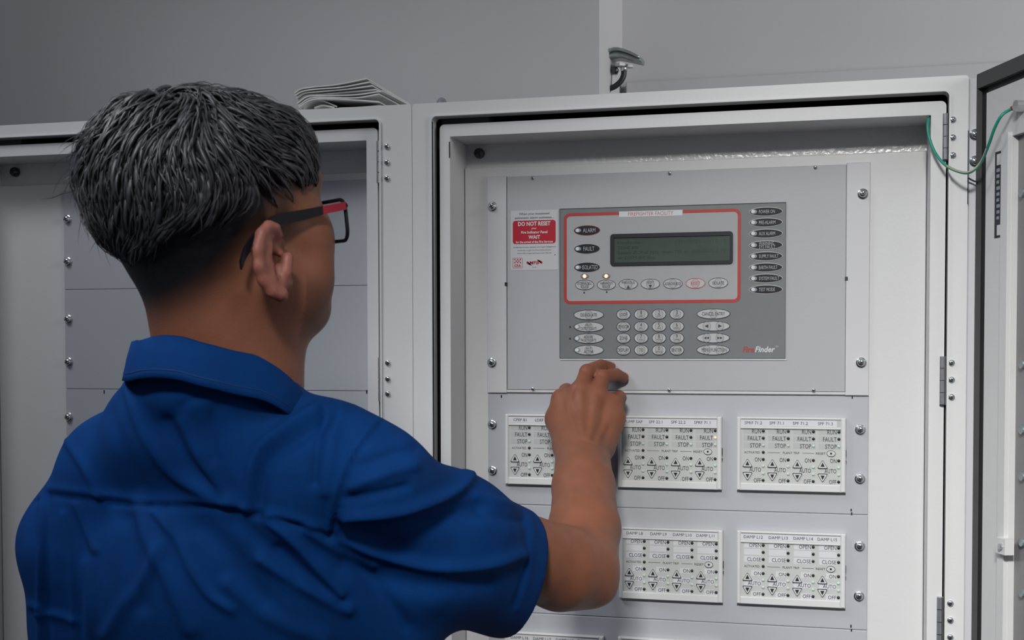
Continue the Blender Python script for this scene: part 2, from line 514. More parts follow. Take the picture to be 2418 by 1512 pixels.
z1, z2 = on_door(2340, 205)[1], on_door(2340, 221)[1]
b = MB()
dbox(b, 0.0, s1, 0.13, zt - 0.001, -0.004, 0.010); dbox(b, 0, DW, z1, zt - 0.001, -0.004, 0.010)
dbox(b, DW - s1, DW, 0.13, z1, -0.004, 0.010)
b.build('gasket_channel', gasket_g, outer)
b = MB()
dbox(b, s1, s2, 0.13, z1, -0.004, 0.004); dbox(b, s1, DW - s1, z2, z1, -0.004, 0.004); dbox(b, DW - s2, DW - s1, 0.13, z2, -0.004, 0.004)
b.build('gasket', gasket_b, outer)
zw = on_door(2400, 322)[1]
b = MB()
dbox(b, s2, s3, 0.14, z2, -0.004, 0.006); dbox(b, s3, DW - s2, zw, z2, -0.004, 0.006); dbox(b, DW - s3, DW - s2, 0.14, zw, -0.004, 0.006)
dbox(b, s2, DW - s2, 0.14, 0.22, -0.004, 0.006)
b.build('inner_frame', paint, outer)
b = MB(); dbox(b, s3, DW - s3, 0.22, zw, -0.004, -0.001); b.build('window', window_m, outer)
sb, _z = on_door(2386, 400)
b = MB(); dbox(b, sb, s3 - 0.0005, 0.14, zw + 0.004, 0.006, 0.011); b.build('window_bead', paint, outer)
# black strip of white name cells
def dq(px0, px1, py0, py1, o0, o1):
    a0, za = on_door(px0, py0, o0); a1, zb_ = on_door(px1, py1, o0)
    return a0, a1, min(za, zb_), max(za, zb_)
b = MB(); a = dq(2351.5, 2379.5, 360, 557, 0.006, 0.0068); dbox(b, *a, 0.006, 0.0068); strip = b.build('label_strip', black_m, outer); strip['label'] = 'black strip of small white name cells'
cells = [(2355, 2376, 365, 385)] + [(2366, 2379, 395 + 14.1 * i, 407 + 14.1 * i) for i in range(9)] + [(2355, 2374, 532, 553)]
for c in cells:
    b = MB(); a = dq(c[0], c[1], c[2], c[3], 0.0068, 0.0072); dbox(b, *a, 0.0068, 0.0074); b.build('name_cell', white_m, strip)
b = MB()
for i in range(9):
    a = dq(2353.5, 2361 - (i % 3), 399 + 14.1 * i, 405 + 14.1 * i, 0.0068, 0.007); dbox(b, *a, 0.0068, 0.0071)
b.build('lettering', lens_bk, strip)
b = MB(); a = dq(2362, 2384, 1268, 1312, 0.011, 0.016); dbox(b, *a, 0.006, 0.0165); clip = b.build('window_clip', paint, outer)
s_, z_ = on_door(2366, 1291, 0.0165)
b = MB(); b.tube([H0 + DD * s_ + DN * 0.0165 + np.array([0, 0, z_]), H0 + DD * s_ + DN * 0.020 + np.array([0, 0, z_])], 0.003, 12); b.build('clip_screw', zinc, clip)
s_, z_ = on_door(2410, 250, 0.01)
b = MB(); b.tube([H0 + DD * s_ + DN * 0.004 + np.array([0, 0, z_]), H0 + DD * s_ + DN * 0.016 + np.array([0, 0, z_])], 0.006, 12); b.build('earth_stud', zinc, outer)
# reflections of the rack screws in the window, built as short cylinders
for py in (455, 860, 1015, 1125, 1280, 1400):
    s_, z_ = on_door(2416, py, 0.0)
    b = MB(); b.tube([H0 + DD * s_ + DN * -0.001 + np.array([0, 0, z_]), H0 + DD * s_ + DN * 0.003 + np.array([0, 0, z_])], 0.005, 12); b.build('screw_reflection', galv, outer)

# ------------------------------------------------------------------ rack panels
XP0, XP1 = X(1152.5, 0.0, 930), X(2051.5, 0.0, 930)
ZA, ZB_, ZC_ = Z(932.5, 0), Z(1203.5, 0), Z(1466.5, 0)
ZD_ = ZC_ - (ZB_ - ZC_)
g = 0.0005
def rack_panel(z0, z1, label, screws, ticks=()):
    root = thing('rack_panel', ((XP0 + XP1) / 2, 0.001, z0), label, 'panel', 'grey rack panels in the alarm cabinet')
    b = MB(); b.box(XP0, XP1, 0.0, YC, z0 + g, z1 - g, 0.0007); b.build('plate', plate_m, root)
    for s in screws: inst('screw', rack_screw, root, put(s[0], s[1], 0.0))
    for t_ in ticks:
        q = put(t_[0], t_[1], 0.0); q2 = put(t_[0], t_[2], 0.0)
        b = MB(); b.box(q[0] - 0.0008, q[0] + 0.0008, -0.0003, 0.001, q2[2], q[2]); b.build('slot', black_m, root)
    return root
rack_panel(ZB_, ZA, 'grey rack panel under the operator panel, carrying the fan and pump modules',
           ((1163, 1003), (1163.5, 1112), (2031.5, 1015), (2030.5, 1131)), ((1184, 933, 940), (2012.5, 936, 942), (2010, 1202, 1208)))
rack_panel(ZC_, ZB_, 'grey rack panel beside the elbow, carrying modules marked DAMP L8 to L15',
           ((1164, 1275), (1164, 1385), (2030, 1290), (2028.5, 1408)), ((2011, 1210, 1217), (2009.5, 1476, 1483)))
rack_panel(ZD_, ZC_, 'lowest grey rack panel, along the bottom edge of the photo', ((1165, 1545), (2027, 1565)), ((2010.5, 1486, 1492),))
# blank plates of the left cabinet
xl0, xl1 = X(152, 0, 680), X(885, 0, 680)
def zl(py, px): return float(put(px, py, 0.0)[2])
lz = [zl(437, 500), zl(679.5, 500), zl(921.5, 500), zl(1165, 500)]
for i, (lab, sc) in enumerate((('topmost blank grey plate of the left cabinet', ((160, 518), (161, 618))),
                               ('blank grey plate of the left cabinet, level with the chin', ((162, 754), (163, 855))),
                               ('blank grey plate of the left cabinet, behind the shoulder', ((163, 985), (164, 1090))))):
    root = thing('blank_plate', ((xl0 + xl1) / 2, 0.001, lz[i + 1]), lab, 'panel', 'blank plates in the left cabinet')
    b = MB(); b.box(xl0, xl1, 0.0, YC, lz[i + 1] + g * (0.6 if i == 0 else 1), lz[i] - g * 0.6, 0.0005); b.build('plate', plate_m, root)
    for s in sc: inst('screw', rack_screw, root, put(s[0], s[1], 0.0))
    if i == 2:
        for px in (246, 866):
            q = put(px, 925, 0); b = MB(); b.box(q[0] - 0.0008, q[0] + 0.0008, -0.0003, 0.001, q[2] - 0.003, q[2] + 0.002); b.build('slot', black_m, root)

# ------------------------------------------------------------------ operator panel
OZ0, OZ1 = ZA + 0.0008, Z(401.5, 0)
op = thing('operator_panel', ((XP0 + XP1) / 2, 0.0, OZ0), 'grey operator panel with green display, red framed fascia and oval keys', 'control panel')
xd0, xd1 = X(1197.5, -0.003, 650), X(1997, -0.003, 650)
b = MB(); b.box(XP0, xd0 - 0.0009, -0.003, YC, OZ0, OZ1, 0.0006); b.box(xd1 + 0.0003, X(2055, -0.003, 420), -0.003, YC, OZ0, OZ1 + 0.0005, 0.0006)
b.box(xd0 - 0.0009, xd1 + 0.0003, -0.0022, YC, OZ0 + 0.0006, OZ0 + 0.0042, 0.0005)
b.build('mounting_frame', flange_m, op)
b = MB(); b.box(xd0 - 0.001, xd1 + 0.001, 0.0, YC, OZ0 + 0.004, OZ1 - 0.0012); b.build('backing', gap_m, op)
YD = -0.0030
b = MB(); b.box(xd0, xd1, YD, 0.0, OZ0 + 0.0044, OZ1 - 0.0012, 0.0005); dplate = b.build('hinged_plate', door_plate_m, op)
for px, py in ((1163, 488), (1162, 856.5), (2037.5, 458), (2033.5, 856.5)): inst('screw', rack_screw, op, put(px, py, -0.003))
for px, py in ((1258.5, 421), (1582, 409.5), (1925.5, 395.5), (1258.5, 918.5), (1580.5, 921.5), (1921.5, 922)):
    inst('small_screw', small_screw, dplate, put(px, py, YD))
for px, py in ((1195, 671), (1998.5, 658)):
    q = put(px, py, -0.0035); b = MB(); b.box(q[0] - 0.0017, q[0] + 0.0017, -0.0042, -0.0005, q[2] - 0.0022, q[2] + 0.0022); b.build('hinge_clip', black_m, op)

def zoomer(x0, y0, s): return lambda zx, zy: (x0 + zx / s, y0 + zy / s)
z1f = zoomer(1180, 460, 2418 / 720.0)
YF = -0.0052
def fp(zx, zy, Y=YF):
    q = on_y(*z1f(zx, zy), Y); return float(q[0]), float(q[2])
KX = fp(1500, 700)[0] - fp(1400, 700)[0]; KX /= 100.0      # metres for one zoomed pixel
KZ = (fp(1400, 700)[1] - fp(1400, 800)[1]) / 100.0
fx0, fx1 = fp(478, 700)[0], fp(2266, 700)[0]
fz0, fz1 = fp(1370, 1300)[1], fp(1370, 91)[1]
b = MB(); b.box(fx0 - 0.0010, fx1 + 0.0002, YD - 0.0004, YD, fz0 - 0.0001, fz1 + 0.0011); b.build('fascia_rebate', gap_m, op)
b = MB(); b.box(fx0 - 0.0004, fx1 + 0.0014, YD - 0.0012, YD, fz0 - 0.0019, fz0 - 0.0001); b.build('fascia_edge', white_m, op)
b = MB(); b.box(fx0, fx1, YF, YD, fz0, fz1, 0.0004); fascia = b.build('fascia', fascia_m, op)
rx0, rx1 = fp(508, 500)[0], fp(1912, 500)[0]
rz0, rz1 = fp(1210, 862)[1], fp(1210, 129)[1]
tw = 25 * KX
b = MB(); b.prism(rrect(rx0 + tw * 0.5, rx1 - tw * 0.5, rz0 + tw * 0.5, rz1 - tw * 0.5, 30 * KX), YF - 0.00015, YF); b.build('display_field', fascia_l, fascia)
b = MB(); b.ring(rrect(rx0, rx1, rz0, rz1, 52 * KX), rrect(rx0 + tw, rx1 - tw, rz0 + tw, rz1 - tw, 30 * KX), YF - 0.0003, YF); b.build('red_border', red_m, fascia)
lx0, lx1 = fp(947, 145)[0], fp(1450, 140)[0]
b = MB(); b.box(lx0, lx1, YF - 0.0004, YF, rz1 - 42 * KZ, rz1 + 3 * KZ); title = b.build('title_strip', white_m, fascia)
b = MB(); text(b, 'FIREFIGHTER FACILITY', (lx0 + lx1) / 2, rz1 - 19 * KZ, 29 * KZ, 362 * KX, YF - 0.0005); b.build('lettering', redtext, title)

def disc(name, cx, cz, w, h, y0, y1, mat, parent, n=28):
    b = MB(); b.prism(ellipse(cx, cz, w, h, n), y0, y1); return b.build(name, mat, parent)
# large black indicators
def indicator(zx, zy, w, h, lines, lx, th, ring=None, lensx=None, tw_=None, tx=None):
    cx, cz = fp(zx, zy)
    root = disc('indicator', cx, cz, w * KX, h * KZ, YF - 0.0009, YF, pill_m, fascia)
    b = MB(); e = ring[1]
    b.ring(ellipse(cx, cz, (w + e) * KX, (h + e) * KZ), ellipse(cx, cz, w * KX, h * KZ), YF - 0.0005, YF); b.build('indicator_rim', ring[0], root)
    qx, qz = fp(lensx, zy + 1)
    disc('lens_window', qx + 5 * KX, qz, 50 * KX, 34 * KZ, YF - 0.0011, YF - 0.0009, lens_bk, root, 16)
    disc('lens', qx, qz, 28 * KX, 29 * KZ, YF - 0.0018, YF - 0.0009, lens_m, root, 14)
    b = MB()
    for i, s in enumerate(lines):
        dz = ((len(lines) - 1) / 2 - i) * 27 * KZ
        text(b, s, fp(tx if tx else lx, zy)[0], cz + dz, th * KZ, tw_[i] * KX if tw_ else None, YF - 0.001, align='l' if not tx else 'c')
    b.build('lettering', pill_text, root)
    return root
for s, zx, zy, wd, tc_, ring in (('ALARM', 692, 283, 102, 710, (red_m, 7)), ('FAULT', 692, 429, 90, 708, (lens_bk, 4)), ('ISOLATED', 692, 576, 128, 716, (lens_bk, 4))):
    indicator(zx, zy, 208, 74, [s], 0, 34, ring, 618, [wd], tc_)
for zy, s, wd in ((134, ['POWER ON'], [122]), (220, ['PRE-ALARM'], [126]), (308, ['AUX ALARM'], [124]), (400, ['WARNING', 'SYS FAULT'], [114, 126]),
                  (488, ['SUPPLY FAULT'], [150]), (577, ['EARTH FAULT'], [142]), (664, ['SYSTEM FAULT'], [156]), (752, ['TEST MODE'], [122])):
    indicator(2110, zy, 250, 62, s, 2056, 27, (key_m, 11), 2010, wd)
# amber lamps over the isolate keys
for zx, zy in ((674, 647), (845, 646)):
    cx, cz = fp(zx, zy)
    root = disc('amber_lamp', cx, cz, 64 * KX, 39 * KZ, YF - 0.0005, YF, fascia_l, fascia, 20)
    b = MB(); b.ring(ellipse(cx, cz, 64 * KX, 39 * KZ, 20), ellipse(cx, cz, 56 * KX, 31 * KZ, 20), YF - 0.0007, YF - 0.0004); b.build('lamp_outline', ink_m, root)
    b = MB(); b.ring(ellipse(cx, cz, 40 * KX, 36 * KZ, 20), ellipse(cx, cz, 26 * KX, 28 * KZ, 20), YF - 0.0009, YF - 0.0005); b.build('lamp_glow_ring', orange_m, root)
    disc('lens', cx, cz, 27 * KX, 29 * KZ, YF - 0.0012, YF - 0.0005, lit_m, root, 16)
# keys
def key(zx, zy, w, h, lines, th, outline=ink_m, dome=1, widths=None, dx=0, lens=None, line_w=5, arrows=None, gap=27):
    cx, cz = fp(zx, zy)
    root = disc('key', cx, cz, w * KX, h * KZ, YF - 0.0006, YF, key_m, fascia)
    b = MB(); b.ring(ellipse(cx, cz, w * KX, h * KZ), ellipse(cx, cz, (w - 2 * line_w) * KX, (h - 2 * line_w) * KZ), YF - 0.0008, YF - 0.0004); b.build('key_outline', outline, root)
    cs = [0.0] if dome == 1 else [-51, 51]
    for c in cs:
        dd = disc('key_dome', cx + c * KX, cz, 64 * KX, 72 * KZ, YF - 0.00085, YF - 0.0006, dome_m, root, 20)
        b = MB(); b.ring(ellipse(cx + c * KX, cz, 64 * KX, 72 * KZ, 20), ellipse(cx + c * KX, cz, 59 * KX, 67 * KZ, 20), YF - 0.00095, YF - 0.0006)
        b.build('dome_outline', greyink if outline is ink_m else redtext, root)
    if lens:
        qx, qz = fp(lens, zy)
        disc('lens_window', qx + 2 * KX, qz, 50 * KX, 36 * KZ, YF - 0.001, YF - 0.0006, lens_bk, root, 16)
        disc('lens', qx, qz, 28 * KX, 30 * KZ, YF - 0.0015, YF - 0.0006, lens_m, root, 14)
    b = MB()
    n = len(lines)
    for i, s in enumerate(lines):
        hh = th[i] if isinstance(th, (list, tuple)) else th
        text(b, s, cx + dx * KX, cz + ((n - 1) / 2 - i) * gap * KZ, hh * KZ, widths[i] * KX if widths else None, YF - 0.0011)
    for ax, az, dirn, sz in (arrows or ()):
        c = np.array([cx + ax * KX, cz + az * KZ]); q = sz * KX
        tri = {'u': ((-q, -q), (q, -q), (0, q)), 'd': ((-q, q), (0, -q), (q, q)), 'l': ((q, -q), (q, q), (-q, 0)), 'r': ((-q, -q), (q, 0), (-q, q))}[dirn]
        ab = b if lines else MB()
        ab.prism([tuple(c + np.array(t_)) for t_ in tri], YF - 0.0012, YF - 0.0010)
        if not lines: ab.build('arrow', ink_m, root)
    b.build('lettering', ink_m if outline is ink_m else redtext, root)
    return root
for zx, zy, ln, wd, oc, ar in ((674, 716, ['EXTERNAL BELL', 'ISOLATE'], [116, 62], ink_m, None), (846, 715, ['WARNING SYS', 'ISOLATE'], [104, 62], ink_m, None),
                               (1020, 710, ['PREVIOUS', ''], [104, 1], ink_m, [(0, -20, 'u', 13)]), (1195, 708, ['NEXT', ''], [56, 1], ink_m, [(0, -20, 'd', 13)]),
                               (1373, 706, ['ACKNOWLEDGE'], [132], ink_m, None), (1552, 703, ['RESET'], [72], red_m, None), (1733, 700, ['ISOLATE'], [92], ink_m, None)):
    key(zx, zy, 155, 84, ln, 25 if len(ln) == 1 else 21, oc, 1, wd, arrows=ar, line_w=4, gap=26)
for zx, zy in ((670, 778), (849, 773)):
    cx, cz = fp(zx, zy); disc('print_dot', cx, cz, 13 * KX, 15 * KZ, YF - 0.0004, YF, black_m, fascia, 10)
for zx, zy in ((558, 1050), (558, 1142)):
    cx, cz = fp(zx, zy); disc('print_dot', cx, cz, 15 * KX, 17 * KZ, YF - 0.0004, YF, black_m, fascia, 10)
for zy, ln, wd, lens in ((953, ['DE-ISOLATE'], [134], None), (1048, ['FAULT', 'OUTPUT ISOLATE'], [46, 130], 614),
                         (1140, ['AUXILIARY', 'FAULT/ISOLATE'], [78, 124], 614), (1232, ['A I F', 'ACTIVE'], [40, 78], 614)):
    key(706, zy, 250, 84, ln, 26 if len(ln) == 1 else 22, ink_m, 1, wd, lens=lens)
pad = (('LOOP', '1 ABC', '2 DEF', '3 GHI'), ('SENSOR', '4 JKL', '5 MNO', '6 PQRS'), ('ZONE', '7 TUV', '8 WXYZ', '9 SYMB'), ('DISPLAY', 'TO', '0 SPACE', 'ENTER'))
wds = {'LOOP': 62, 'SENSOR': 94, 'ZONE': 60, 'DISPLAY': 94, 'TO': 32, 'ENTER': 82}
for r_, row in enumerate(pad):
    for c_, s in enumerate(row):
        zx = (982, 1122, 1264, 1405)[c_]; zy = (950, 1047, 1138, 1232)[r_] - (0, 2, 3, 4)[c_] * (0.8, 0.5, 0.3, 0)[r_]
        if ' ' in s:
            d_, sub = s.split(' ')
            key(zx, zy, 117, 86, [d_, sub], [32, 13], ink_m, 1, [15 if d_ != '1' else 8, 10 * len(sub)], gap=28)
        else:
            key(zx, zy, 117, 86, [s], 27, ink_m, 1, [wds[s]])
key(1695, 945, 265, 84, ['CANCEL ENTRY'], 28, ink_m, 1, [180])
key(1694, 1042, 262, 82, [], 1, ink_m, 2, arrows=[(-53, 0, 'l', 14), (53, 0, 'r', 14)])
key(1693, 1136, 262, 82, [], 1, ink_m, 2, arrows=[(-63, 0, 'l', 10), (-42, 0, 'l', 10), (42, 0, 'r', 10), (63, 0, 'r', 10)])
key(1692, 1231, 262, 84, ['MENU FUNCTION'], 28, ink_m, 2, [196], dx=9)
# maker's lettering
cx, cz = fp(1976, 1228); b = MB(); text(b, 'Fire', cx, cz, 43 * KZ, 86 * KX, YF - 0.0002, shear=0.22, bold=0.025); b.build('red_lettering', red_m, fascia)
cx, cz = fp(2106, 1226); b = MB(); text(b, 'Finder', cx, cz, 43 * KZ, 148 * KX, YF - 0.0002, shear=0.22, bold=0.025)
cx, cz = fp(2197, 1205); text(b, 'TM', cx, cz, 11 * KZ, 22 * KX, YF - 0.0002); b.build('white_lettering', white_m, fascia)
# display
bx0, bx1 = fp(878, 430)[0], fp(1850, 430)[0]; bz0, bz1 = fp(1364, 557)[1], fp(1364, 302)[1]
sx0, sx1 = fp(906, 430)[0], fp(1825, 430)[0]; sz0, sz1 = fp(1364, 530)[1], fp(1364, 333)[1]
b = MB(); b.ring(rrect(bx0, bx1, bz0, bz1, 26 * KX), rrect(sx0, sx1, sz0, sz1, 2 * KX), YF - 0.0022, YF); bez = b.build('display_bezel', bezel_m, fascia)
b = MB(); b.box(sx0, sx1, YF - 0.0006, YF, sz0, sz1); scr = b.build('display_screen', lcd_m, bez)
b = MB(); YS = YF - 0.0007
lh = (sz1 - sz0)
for i, (s, x0, x1) in enumerate((('FireFinder', 935, 1142), ('ZONE 600', 935, 1102), ('Select ZONE NO. then TO or (DE-)ISOLATE', 935, 1795), ('or DISPLAY key', 935, 1235))):
    zc = sz1 - lh * (0.20 + 0.205 * i)
    text(b, s, (fp(x0, 430)[0] + fp(x1, 430)[0]) / 2, zc, 24 * KZ, (x1 - x0) * KX, YS)
text(b, '17/1/2025 10:15:15', (fp(1395, 430)[0] + fp(1795, 430)[0]) / 2, sz1 - lh * 0.20, 27 * KZ, 400 * KX, YS)
b.build('display_lettering', lcd_ink, bez)

# ------------------------------------------------------------------ warning sticker
z6 = zoomer(1190, 480, 1512 / 170.0)
def sp_(zx, zy):
    q = on_y(*z6(zx, zy), YD - 0.0003); return float(q[0]), float(q[2])
SX = (sp_(900, 700)[0] - sp_(300, 700)[0]) / 600.0; SZ = (sp_(600, 300)[1] - sp_(600, 900)[1]) / 600.0
x0, x1 = sp_(142, 700)[0], sp_(1137, 700)[0]; zt_, zb_ = sp_(640, 148)[1], sp_(640, 1405)[1]
st = thing('warning_sticker', ((x0 + x1) / 2, YD, zb_), 'white sticker with a red DO NOT RESET block, left of the fascia', 'sticker')
b = MB(); b.box(x0, x1, YD - 0.0003, YD - 0.00002, zb_, zt_); b.build('sheet', stick_w, st)
YT = YD - 0.0005
def srow(mb, s, zx, zy, th, wd, bold=0.0, shear=0.0, Y=YT - 0.0001):
    # every row follows the level of the sticker: use the middle column's height
    cz = sp_(640, zy)[1]; cx = sp_(zx, 700)[0]
    text(mb, s, cx, cz, th * SZ, wd * SX, Y, bold=bold, shear=shear)
b = MB(); b.prism(rrect(sp_(187, 700)[0], sp_(1086, 700)[0], sp_(640, 852)[1], sp_(640, 360)[1], 55 * SX), YT, YD - 0.0003); red = b.build('red_block', stick_red, st)
b = MB()
srow(b, 'DO NOT RESET', 637, 430, 82, 680, 0.03); srow(b, 'your', 633, 525, 36, 110, 0.02); srow(b, 'Fire Indicator Panel', 637, 608, 52, 552, 0.025)
srow(b, 'WAIT', 637, 712, 74, 245, 0.03); srow(b, 'for the arrival of the Fire Services', 638, 812, 44, 780, 0.025)
b.build('lettering', white_m, red)
b = MB()
srow(b, 'When your monitored', 632, 218, 44, 640, 0.01, 0.15); srow(b, 'automatic alarm activates...', 637, 300, 44, 815, 0.01, 0.15)
srow(b, 'Understand your system and legal obligations', 640, 918, 30, 895, 0.0, 0.1)
b.build('lettering', greyink, st)
b = MB()
srow(b, 'www.cfa.vic.gov.au/automatic-alarms', 637, 984, 28, 715); srow(b, 'www.mfb.vic.gov.au/Automatic-Alarms', 637, 1046, 28, 725)
cx, cz = sp_(1072, 1085); b.prism(ellipse(cx, cz, 26 * SX, 28 * SZ, 10), YT, YD - 0.0003); srow(b, 'FI 06', 640, 1345, 20, 75)
b.build('small_lettering', greyink, st)
b = MB()
cx, cz = sp_(286, 700)[0], sp_(640, 1250)[1]
b.ring(rrect(cx - 100 * SX, cx + 100 * SX, cz - 107 * SZ, cz + 107 * SZ, 6 * SX), rrect(cx - 94 * SX, cx + 94 * SX, cz - 101 * SZ, cz + 101 * SZ, 5 * SX), YT, YD - 0.0003)
for dx_, dz_ in ((-57, 72), (0, 72), (57, 72), (-28, 40), (28, 40), (-57, 8), (0, 8), (57, 8)):
    b.prism(ellipse(cx + dx_ * SX, cz + dz_ * SZ, 30 * SX, 30 * SZ, 8), YT - 0.0001, YD - 0.0003)
text(b, 'CFA', cx, cz - 58 * SZ, 52 * SZ, 142 * SX, YT, bold=0.02)
text(b, 'MFB', sp_(640, 700)[0], sp_(640, 1250)[1], 66 * SZ, 205 * SX, YT, shear=0.3, bold=0.02)
mcx, mcz = sp_(640, 700)[0], sp_(640, 1248)[1]
for sgn in (1, -1):
    P = [(mcx + sgn * 167 * SX * math.cos(t) * (1 - k * 0.22 * math.sin(math.pi * i_ / 11)), mcz + sgn * 62 * SZ * math.sin(t) * (1 + 0.05 * k))
         for k in (0, 1) for i_, t in (enumerate(np.linspace(-0.5, 1.25, 12)) if k == 0 else [(11 - j, tt) for j, tt in enumerate(np.linspace(1.25, -0.5, 12))])]
    b.prism(P, YT, YD - 0.0003)
b.build('red_marks', stick_red, st)
# ------------------------------------------------------------------ control modules
led_r = 0.0019
def led_mesh(name, mat):
    b = MB(); b.lathe([(led_r, 0), (led_r, 0.0006), (led_r * 0.75, 0.0013), (led_r * 0.3, 0.0016)], (0, 0, 0), 10)
    me = bpy.data.meshes.new(name); me.from_pydata(b.v, [], b.f); me.materials.append(mat)
    me.polygons.foreach_set('use_smooth', [True] * len(b.f)); me.update(); return me
LED = {'k': led_mesh('led_off', led_off), 'g': led_mesh('led_green', led_green), 'a': led_mesh('led_amber', led_amber)}
YM, YMF = -0.0085, -0.0062           # module front, recessed face
mw = X(1997, YM, 1000) - X(1739.5, YM, 1000)
mh = (float(put(1868, 986, YM)[2]) - float(put(1868, 1160.5, YM)[2]))
def tri_outline(cx, cz, w, h, up, r=0.18):
    pts = [(-0.5, -0.5), (0.5, -0.5), (0.0, 0.5)]
    out = []
    for i in range(3):
        p, a, c = np.array(pts[i]), np.array(pts[i - 1]), np.array(pts[(i + 1) % 3])
        for t in (0.0, 0.33, 0.66, 1.0):
            q0, q1 = p + (a - p) * r, p + (c - p) * r
            q = (1 - t) ** 2 * q0 + 2 * t * (1 - t) * p + t * t * q1
            out.append((cx + q[0] * w, cz + q[1] * h * (1 if up else -1)))
    return out
def control_module(px, py, names, kind, label, amber=None, narrow=None):
    q = put(px, py, YM)                       # top left corner of the front
    x0, zt = float(q[0]), float(q[2])
    root = thing('control_module', (x0 + mw / 2, 0.0, zt - mh), label, 'control module', 'white control modules on the rack panels')
    P = lambda u, v: (x0 + u * mw, zt - v * mh)
    x1, zb = x0 + mw, zt - mh
    b = MB()
    fx0_, fz1_ = P(0.036, 0.158); fx1_, fz0_ = P(0.956, 0.903)
    lx0_, lz1_ = P(0.034, 0.028); lx1_, lz0_ = P(0.957, 0.128)
    b.box(x0, fx0_, YM, -0.0005, zb, zt, 0.0012); b.box(fx1_, x1, YM, -0.0005, zb, zt, 0.0012)
    b.box(fx0_, fx1_, YM, -0.0005, zb, fz0_, 0.0008); b.box(fx0_, fx1_, YM, -0.0005, lz1_, zt, 0.0008)
    b.box(fx0_, fx1_, YM, -0.0005, fz1_, lz0_, 0.0006)
    b.build('housing', module_m, root)
    b = MB(); b.box(x1, x1 + 0.0007, -0.006, -0.0006, P(0, 0.52)[1], P(0, 0.43)[1]); b.box(x1, x1 + 0.0007, -0.006, -0.0006, P(0, 0.60)[1], P(0, 0.57)[1]); b.build('side_clip', slot_m, root)
    b = MB(); b.box(lx0_, lx1_, -0.0070, -0.0005, lz0_, lz1_); b.build('strip_slot', face_d, root)
    w_end = narrow or 0.957
    b = MB(); b.box(P(0.036, 0)[0], P(w_end - 0.006, 0)[0], -0.0074, -0.0071, lz0_ + 0.0004, lz1_ - 0.0009); strip = b.build('label_strip', label_w, root)
    for s, u in zip(names, (0.153, 0.369, 0.587, 0.815) if kind == 'run' else (0.153, 0.385, 0.615, 0.835)):
        b = MB(); text(b, s, P(u, 0)[0], (lz0_ + lz1_) / 2, 0.0037, None, -0.0076, cond=1.0)
        b.build('lettering', ink_m, strip)
    b = MB(); b.box(fx0_, fx1_, YMF, -0.0005, fz0_, fz1_); face = b.build('face_plate', face_m, root)
    txt, wins = MB(), MB()
    c0, dc = 0.246, 0.2307
    rows = ('RUN', 'FAULT', 'STOP') if kind == 'run' else ('OPEN', '', 'CLOSE')
    for c in range(4):
        uL = c0 + c * dc
        uT = uL - 0.021
        for s, v, col in zip(rows, (0.192, 0.288, 0.386), ('k', 'k', 'g') if kind == 'run' else 'kkk'):
            if kind == 'damp':
                bw = MB(); a0, b1 = P(uL - 0.178, v - 0.040); a1, b0 = P(uL - 0.018, v + 0.040)
                bw.box(a0, a1, YMF - 0.0002, YMF, b0, b1); bw.build('legend_window', label_w, face)
            else:
                a0, b1 = P(uL - 0.185, v - 0.040); a1, b0 = P(uL + 0.018, v + 0.040); wins.box(a0, a1, YMF - 0.0001, YMF, b0, b1)
            text(txt, s, *P(uT, v), 0.0053 if kind == 'run' else 0.0047, None, YMF - 0.0004, align='r', cond=0.74 if kind == 'run' else 0.86)
            a, z = P(uL, v - 0.003)
            k_ = 'a' if (amber is not None and c == amber and s == 'FAULT') else col
            inst('led', LED[k_], root, (a, YMF, z))
        for s, v in (('ON', 0.578), ('AUTO', 0.715), ('OFF', 0.862)):
            if kind == 'damp':
                bw = MB(); a0, b1 = P(uL - (0.178 if s == 'AUTO' else 0.113), v - 0.038); a1, b0 = P(uL - 0.018, v + 0.038)
                bw.box(a0, a1, YMF - 0.0002, YMF, b0, b1); bw.build('legend_window', label_w, face)
            text(txt, s, *P(uT, v), 0.0052 if kind == 'run' else 0.0046, None, YMF - 0.0004, align='r', cond=0.68 if kind == 'run' else 0.86)
        for v, k_ in ((0.575, 'k'), (0.668, 'g'), (0.767, 'g'), (0.860, 'k')):
            a, z = P(uL, v); inst('led', LED[k_], root, (a, YMF, z))
        for up, v in ((True, 0.622), (False, 0.812)):
            a, z = P(uL - 0.146, v)
            w_, h_ = 0.102 * mw, 0.124 * mh
            bb = MB(); bb.prism(tri_outline(a, z, w_, h_, up), YMF - 0.0010, YMF); btn = bb.build('arrow_button', btn_m, root)
            bb = MB(); bb.ring(tri_outline(a, z, w_, h_, up), tri_outline(a, z, w_ * 0.86, h_ * 0.86, up), YMF - 0.0013, YMF - 0.0008); bb.build('button_outline', ink_m, btn)
            sgn = 1 if up else -1
            zc = z - sgn * 0.06 * h_
            tr = [(a - 0.18 * w_, zc - sgn * 0.22 * h_), (a + 0.18 * w_, zc - sgn * 0.22 * h_), (a, zc + sgn * 0.24 * h_)]
            bb = MB(); bb.prism(tr, YMF - 0.0014, YMF - 0.0010); bb.build('arrow', black_m, btn)
    text(txt, 'ACTIVATED', *P(0.142, 0.481), 0.0027, 0.0192, YMF - 0.0004)
    a, z = P(c0, 0.478); inst('led', LED['k'], root, (a, YMF, z))
    text(txt, 'PLANT TRIP', *P(0.504, 0.480), 0.0027, 0.0200, YMF - 0.0004)
    text(txt, 'RESET', *P(0.775, 0.480), 0.0027, 0.0115, YMF - 0.0004)
    for u0, u1 in ((0.285, 0.402), (0.606, 0.712)):
        a0, z0 = P(u0, 0.480); a1, _ = P(u1, 0.480); txt.box(a0, a1, YMF - 0.0004, YMF, z0 - 0.00015, z0 + 0.00015)
    a, z = P(0.868, 0.478)
